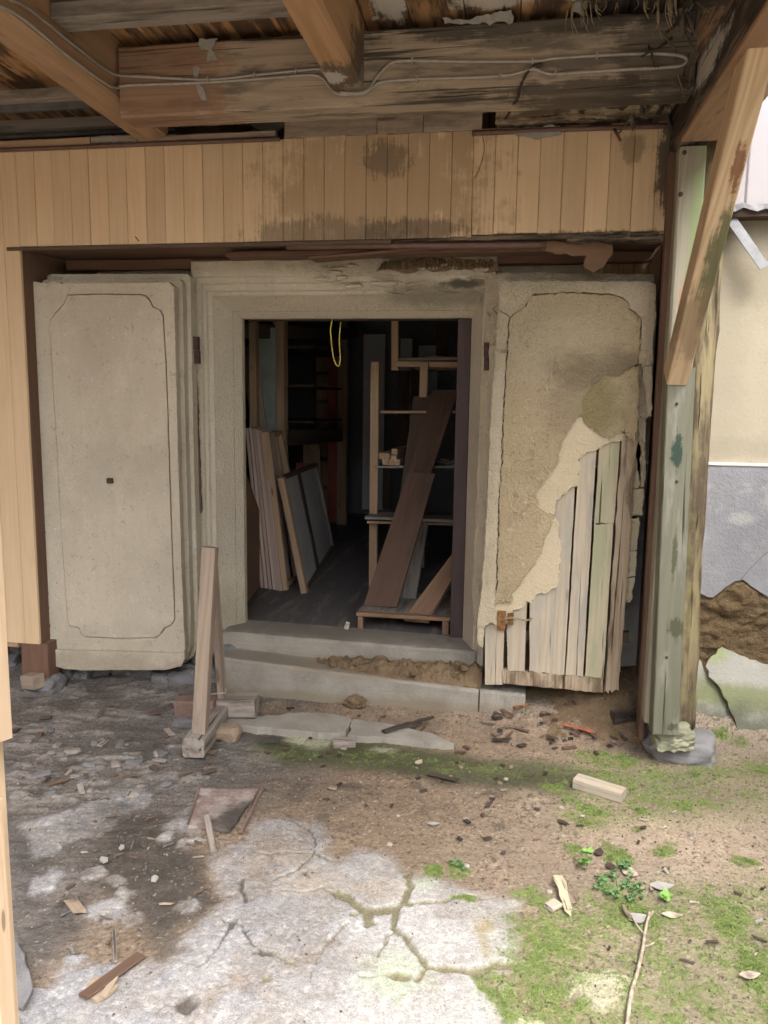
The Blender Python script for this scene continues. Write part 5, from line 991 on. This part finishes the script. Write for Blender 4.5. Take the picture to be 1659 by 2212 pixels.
# ------------------------------------------------------------------ wooden stand by the left door
stn = thing('wooden_stand', 'lumber prop stand with a leaning upright on a heavy grey foot', 'stand', (-1.32, 3.15, 0))
f0 = P(425, 1640, z=.0); f1 = P(470, 1500, z=0.0)
beam('foot', (-1.275, 2.90, .052), (-1.315, 3.42, .058), .095, .085, m_greywood, stn, ch=.008, rough=.001, label='heavy grey foot beam')
beam('upright', (-1.272, 2.965, .095), P(454, 1182, y=3.02), .060, .045, m_stand, stn, up=(0, 1, 0), ch=.003, label='leaning sawn upright')
beam('brace', (-1.30, 3.30, .10), P(460, 1225, y=3.06), .030, .045, m_stand, stn, up=(0, 1, 0), label='thin rear brace')
beam('cross_foot', P(385, 1527, y=3.26), P(470, 1527, y=3.26), .09, .085, m_brick, stn, ch=.008, label='reddish half of the cross timber'); beam('cross_foot', P(474, 1524, y=3.30), P(555, 1524, y=3.32), .10, .09, m_greywood, stn, ch=.008, label='grey half of the cross timber')
tube('wire', [P(452, 1500, y=3.18), P(470, 1498, y=3.17), P(486, 1496, y=3.18), P(488, 1488, y=3.2)], .004, m_cable, stn)
tagd(rock('flat_stone', G(410, 1566, .015), (.09, .05, .03), m_fstone, None, 3, .2, box_=.5), 'flat grey stone under the reddish end of the stand', 'stone')

# ------------------------------------------------------------------ pale slats at the left edge, near the viewer
js = thing('gate_post', 'pale timber gate post close at the left edge with a gap in it', 'gate post', (-1.02, 1.3, 0))
a = P(14, 1610, y=1.3); b = P(36, 2212, y=1.3)
beam('slat', (a.x-.032, 1.3, 0.825), (a.x-.030, 1.3, 2.4), .06, .05, m_slat, js, up=(0, 1, 0), jag0=.012, seg=3); beam('slat', (b.x-.040, 1.28, 0.0), (b.x-.042, 1.28, 0.715), .075, .05, m_slat, js, up=(0, 1, 0), jag=.012, seg=3); beam('post', (-1.05, 1.34, 0.0), (-1.05, 1.34, 2.6), .06, .06, m_slat, js, up=(0, 1, 0))

# ------------------------------------------------------------------ loose things lying on the ground
o = beam('wood_block', G(1243, 1698, .022), G(1347, 1730, .022), .062, .040, m_plank, ch=.003, seg=6, rough=.001); tagd(o, 'pale weathered wood block lying among moss in front of the post', 'block')
bd = thing('wall_panel_scrap', 'reddish scrap of slatted panel lying flat on the ground, right half mouldy', 'panel', tuple(G(490, 1750)))
A, B, C_, D = G(432, 1712, .012), G(560, 1712, .012), G(497, 1806, .012), G(406, 1796, .012)
t = NT('worn reddish panel'); v = t.pos(); c = t.mix(t.ramp(t.noise(v, 14, 5, .65), .4, .62), (0.19, 0.14, 0.125), (0.31, 0.265, 0.24)); c = t.mix(t.blob((G(530, 1780).x, G(530, 1780).y, 0), (.12, .12, .1), ns=16), c, (0.06, 0.05, 0.045)); m_scrap = t.done(c, .85, t.noise(v, 90, 4, .7), .6)
for i in range(6):
    t0, t1 = i/6+.018, (i+1)/6-.018
    q = [lerp(D, A, t0), lerp(C_, B, t0), lerp(C_, B, t1), lerp(D, A, t1)]; zz = random.uniform(-.003, .005)
    slab('slat', jagged([(p.x, p.y) for p in q], .003, .03), groundfr(A.z+.006+zz), .012, m_scrap, bd)
beam('edge_strip', G(568, 1714, .02), G(520, 1808, .014), .012, .010, m_brick, bd, rough=.002, jag=.02, label='loose reddish edge strip'); beam('edge_strip', A+Vector((0, 0, .016)), D+Vector((0, 0, .010)), .008, .006, m_brick, bd)
tagd(beam('stick', G(447, 1782, .03), G(462, 1848, .012), .022, .012, m_greywood, jag=.01), 'pale flat stick poking from under the reddish panel scrap', 'stick')
tagd(beam('dark_lath', G(180, 2172, .018), G(305, 2072, .012), .034, .008, m_greywood if False else m_dbrown, rough=.001), 'dark brown lath lying slantwise at the lower left', 'lath')
tagd(slab('bark_piece', jagged([tuple(q) for q in GXY([(182, 2140), (200, 2122), (232, 2120), (250, 2140), (238, 2165), (210, 2172), (190, 2165)])], .006, .02), groundfr(.016), .008, m_chip), 'broad tan wood flake under the dark brown lath', 'wood flake')
tagd(beam('stick', G(247, 2022, .016), G(250, 2092, .012), .010, .008, m_greywood, jag=.01), 'thin upright looking pale stick above the dark brown lath', 'stick')
tagd(beam('wood_splinter', G(220, 2172, .012), G(252, 2122, .016), .020, .006, m_chip, jag=.04, jag0=.02), 'long tan splinter right of the dark brown lath', 'splinter')
tagd(beam('wood_splinter', G(150, 1948, .015), G(178, 1985, .015), .035, .006, m_chip, jag=.05, jag0=.04), 'pointed tan wood splinter on the dark soil at the left', 'splinter')
tagd(beam('wood_splinter', G(1206, 1906, .02), G(1232, 1995, .016), .034, .014, m_plankg, jag=.09, rough=.003, seg=6, taper=.55), 'long greenish splintered lath lying on sandy earth', 'splinter')
tagd(beam('wood_chip', G(1184, 1972, .012), G(1209, 1958, .014), .035, .014, m_plank, jag=.01), 'pale wood chip lying just left of the splintered lath', 'wood chip')
tagd(beam('wood_chip', G(1214, 1950, .01), G(1246, 1940, .012), .055, .006, m_chip, jag=.03, jag0=.02), 'broad brown chip lying just right of the splintered lath', 'wood chip')
tagd(beam('wood_splinter', G(1205, 1578, .03), G(1288, 1596, .03), .022, .006, m_orange, jag=.05, jag0=.04, rough=.002), 'bright orange wood splinter in the soil before the ruined door', 'splinter')
tagd(beam('wood_chip', G(1108, 1556, .035), G(1140, 1552, .03), .05, .008, m_rust, jag=.02), 'orange brown flake on the soil below the squared block', 'wood chip')
tagd(beam('bark_strip', G(926, 1676, .012), G(1000, 1694, .012), .030, .008, m_bark, jag=.05, taper=.6), 'long black bark strip on the damp earth before the steps', 'bark strip')
tagd(beam('stick', G(828, 1600, .04), G(935, 1568, .045), .028, .014, m_bark, rough=.003, seg=8, taper=.6), 'dark rotten stick lying across the cracked paving slab', 'stick')
tagd(rock('sandstone', G(495, 1600, .03), (.058, .045, .042), m_sand, None, 3, .22, box_=.5, smooth=False), 'squarish tan stone right of the stand foot', 'stone')
tagd(rock('earth_lump', G(768, 1535, .02), (.05, .035, .038), m_soil, None, 3, .5, 2.0, smooth=False), 'pointed brown earth lump at the foot of the middle step', 'lump')
tagd(slab('timber_offcut', jagged([tuple(q) for q in GXY([(718, 1617), (722, 1606), (765, 1605), (768, 1614)])], .003, .02), groundfr(.03), .03, m_greywood), 'short mossy offcut on the damp earth below the slab', 'offcut')
tagd(beam('wood_block', P(1322, 1548, z=.07), P(1395, 1545, z=.07), .06, .05, m_rot, rough=.004), 'dark rotten wood block on the soil heap left of the post', 'block')
tagd(slab('slate_flake', jagged([tuple(q) for q in GXY([(24, 2050), (58, 2080), (66, 2120), (66, 2180), (50, 2200), (30, 2190)])], .006, .03), groundfr(.03), .012, m_fstone), 'grey flake of slab at the lower left beside the pale jamb', 'slab flake')
stp = [G(1352, 2240, .012), G(1362, 2165, .016), G(1376, 2110, .012), G(1388, 2060, .02), G(1392, 2030, .014), G(1398, 2000, .016), G(1410, 1985, .022)]
stem = thing('dry_stem', 'long thin dry stem lying on the ground at the lower right', 'stem', tuple(G(1388, 2060)))
tube('stalk', stp, .0055, m_stem, stem, taper=.7); tube('side_shoot', [stp[4], G(1375, 2010, .015), G(1365, 1995, .02)], .0025, m_stem, stem); tube('side_shoot', [stp[3], G(1405, 2055, .02), G(1412, 2050, .02)], .0025, m_stem, stem); tube('side_shoot', [stp[5], G(1402, 1985, .02)], .003, m_stem, stem)
tagd(tube('twig', [G(1345, 1970, .02), G(1355, 1985, .014), G(1364, 1996, .014)], .007, m_chip), 'short thick tan twig lying on bright moss', 'twig')
def leaf(c, l, wd, rz, mt, curl=.12, name='dead_leaf', parent=None, tilt=0.0):
    n = 6; V = []; F = []
    for i in range(n+1):
        t_ = i/n; ww = wd*math.sin(math.pi*min(max(t_, .04), .97)**.8)*.5; zz = curl*l*(t_-.5)**2+tilt*t_*l
        V += [(l*(t_-.5), -ww, zz+curl*wd*.5), (l*(t_-.5), 0, zz), (l*(t_-.5), ww, zz+curl*wd*.5)]
    for i in range(n):
        for j in range(2): F.append((i*3+j, (i+1)*3+j, (i+1)*3+j+1, i*3+j+1))
    N = len(V); V += [(a, b, c2-.0012) for a, b, c2 in V]; F += [tuple(N+q for q in reversed(f)) for f in F]
    mw = Matrix.Translation(Vector(c)) @ Matrix.Rotation(rz, 4, 'Z'); return mesh_obj(name, V, F, mt, parent, mw, smooth=True)
for a, b, l, wd, rz, mt, lab in [(1430, 1921, .075, .045, .2, m_flake, 'large pale curled leaf above the dry stem tip'), (1361, 1892, .055, .05, 1.2, m_leaf, 'pinkish crumpled leaf beside the weed'), (1452, 1982, .06, .03, .1, m_leaf, 'pale strip of leaf right of the dry stem tip'), (1377, 1992, .06, .045, .5, m_flake, 'silvery leaf under the tan twig'), (1318, 1878, .045, .03, 2.0, m_dleaf, 'dark crumpled leaf above the weed'), (1294, 1846, .05, .03, 1.3, m_dleaf, 'dark leaf standing between moss and weed'), (1390, 1700+92, .03, .02, .6, m_dleaf, 'small dark leaf on pale sand'), (1217, 1782, .05, .022, -.5, m_dleaf, 'slim dark leaf below the wood block'), (937, 1783, .045, .022, .2, m_flake, 'small white chip of leaf on the brown sand'), (1057, 1741, .07, .018, 1.1, m_dleaf, 'thin dark twig leaf on the brown sand'), (1620, 2112, .06, .03, .3, m_leaf, 'pale leaf on the moss at the right edge'), (905, 1650, .05, .03, 1.2, m_leaf, 'greenish tan leaf on the damp earth')]:
    tagd(leaf(G(a, b, .008), l, wd, rz, mt), lab, 'leaf')
for a, b, l, wd in [(222, 1865, .034, .022), (262, 1842, .022, .018), (335, 1906, .022, .018)]:
    p = G(a, b, .014); tagd(slab('plaster_flake', jagged([(p.x+l*.6*math.cos(k)*random.uniform(.6, 1.2), p.y+wd*.8*math.sin(k)*random.uniform(.6, 1.2)) for k in (0, 1, 2.1, 3, 4.1, 5.2)], .003, .012), groundfr(p.z+.004), .006, m_flake), 'pale plaster flake scattered on the dark soil at the left', 'flake', 'plaster flakes on the dark soil')
def scatter(n, poly, name, lab, grp, cat, mk):
    pts = GXY(poly); lo = pts.min(0); hi = pts.max(0); c = 0
    while c < n:
        x, y = random.uniform(lo[0], hi[0]), random.uniform(lo[1], hi[1]); ins = False
        for i in range(len(pts)):
            a, b = pts[i], pts[(i+1) % len(pts)]
            if (a[1] > y) != (b[1] > y) and x < a[0]+(y-a[1])/(b[1]-a[1])*(b[0]-a[0]): ins = not ins
        if not ins: continue
        tagd(mk((x, y, gz(x, y))), lab, cat, grp); c += 1
def chipper(name, l0, l1, w0, w1, mats):
    def mk(c):
        l = random.uniform(l0, l1)/2; a = random.uniform(0, 6.28); z = c[2]+.006; d = (math.cos(a)*l, math.sin(a)*l); t_ = random.uniform(-.3, .3)*l
        return beam(name, (c[0]-d[0], c[1]-d[1], z+abs(t_)), (c[0]+d[0], c[1]+d[1], z+abs(t_)+t_), random.uniform(w0, w1), random.uniform(.003, .006), random.choice(mats), None, seg=3, rough=.0015, jag=l*.5, jag0=l*.4, ch=.0005)
    return mk
scatter(46, [(1040, 1545), (1150, 1540), (1400, 1560), (1390, 1625), (1300, 1640), (1180, 1625), (1060, 1600)], 'bark_chip', 'dark bark chip among the debris in front of the ruined door', 'bark chips in front of the ruined door', 'bark chip', chipper('bark_chip', .02, .09, .008, .03, [m_bark, m_bark, m_dbrown, m_chip, m_dark]))
scatter(24, [(560, 1525), (760, 1545), (1030, 1575), (1030, 1640), (800, 1640), (480, 1640), (480, 1560)], 'bark_chip', 'small dark chip in the earth around the cracked slab', 'chips around the cracked slab', 'bark chip', chipper('bark_chip', .015, .06, .006, .02, [m_bark, m_chip, m_dbrown]))
scatter(36, [(130, 1800), (330, 1740), (460, 1800), (460, 1960), (380, 2080), (130, 2080), (60, 1960)], 'wood_chip', 'thin wood chip in the litter at the lower left', 'wood chips in the litter at the left', 'wood chip', chipper('wood_chip', .012, .055, .003, .009, [m_chip, m_greywood, m_greywood, m_dark, m_dark, m_fstone]))
scatter(34, [(20, 1520), (380, 1520), (480, 1640), (430, 1710), (40, 1740)], 'wood_chip', 'dusty chip in the rubble at the back left', 'dusty chips at the back left', 'wood chip', chipper('wood_chip', .02, .09, .01, .03, [m_greywood, m_dark, m_dark]))
scatter(26, [(620, 1650), (1200, 1650), (1200, 1850), (900, 1850), (700, 1760)], 'bark_chip', 'tiny dark chip strewn over the brown sand', 'dark chips over the brown sand', 'bark chip', chipper('bark_chip', .012, .04, .006, .016, [m_bark, m_dbrown, m_bark, m_chip]))
scatter(26, [(1200, 1760), (1659, 1740), (1659, 2200), (1300, 2200), (1240, 1950)], 'wood_chip', 'pale bit of straw or chip on the mossy earth', 'straw bits on the mossy earth', 'wood chip', chipper('wood_chip', .012, .045, .003, .010, [m_chip, m_flake, m_dleaf, m_leaf]))
def peb(c): r = random.uniform(.004, .010); return rock('pebble', (c[0], c[1], c[2]+r*.3), (r*1.2, r, r*.7), random.choice([m_pebble, m_sand, m_sand]), None, 2, .25)
scatter(42, [(560, 1640), (1250, 1640), (1659, 1700), (1659, 2100), (1250, 1950), (900, 1850), (700, 1780)], 'pebble', 'small pale pebble strewn over the sandy earth', 'pebbles on the sandy earth', 'pebble', peb)
scatter(20, [(60, 1560), (420, 1600), (400, 1720), (60, 1740)], 'stone_chip', 'rough grey stone chip in the rubble at the back left', 'stone chips in the rubble', 'stone', lambda c: rock('stone_chip', (c[0], c[1], c[2]+.004), (random.uniform(.012, .04), random.uniform(.01, .03), random.uniform(.004, .010)), random.choice([m_greywood, m_fstone, m_fstone]), None, 2, .3, box_=.5, smooth=False, rz=random.random()*3))
# weed, seedlings
def plant(name, lab, c, n, r, hgt, ls, mt):
    e = thing(name, lab, 'plant', c)
    for k in range(n):
        an = random.uniform(0, 6.28); rr = r*math.sqrt(random.random()); h = hgt*random.uniform(.35, 1); top = Vector(c)+Vector((rr*math.cos(an), rr*math.sin(an), h))
        s = tube('stem', [Vector(c)+Vector((rr*.5*math.cos(an), rr*.5*math.sin(an), 0)), top], .0012, mt, e, 4, 2)
        for q in range(3): leaf(top+Vector((random.uniform(-.008, .008), random.uniform(-.008, .008), random.uniform(-.01, .004))), ls*random.uniform(.7, 1.2), ls*.7, random.uniform(0, 6.28), mt, .3, 'leaf', s, random.uniform(-.3, .5))
plant('weed', 'low bluish green weed clump growing on bright moss', tuple(G(1340, 1925)), 30, .075, .03, .014, m_weed); plant('weed', 'tiny green weed tip just above the weed clump', tuple(G(1347, 1885)), 7, .02, .045, .016, m_weed)
plant('seedling', 'pale green seedling with paired leaves left of the weed', tuple(G(1264, 1880)), 4, .012, .07, .028, m_sprout); plant('seedling', 'yellow green two leaved sprout below the large pale leaf', tuple(G(1438, 1948)), 2, .006, .04, .03, m_sprout)
plant('seedling', 'small green sprout at the edge of the concrete', tuple(G(992, 1876)), 10, .035, .02, .012, m_weed)
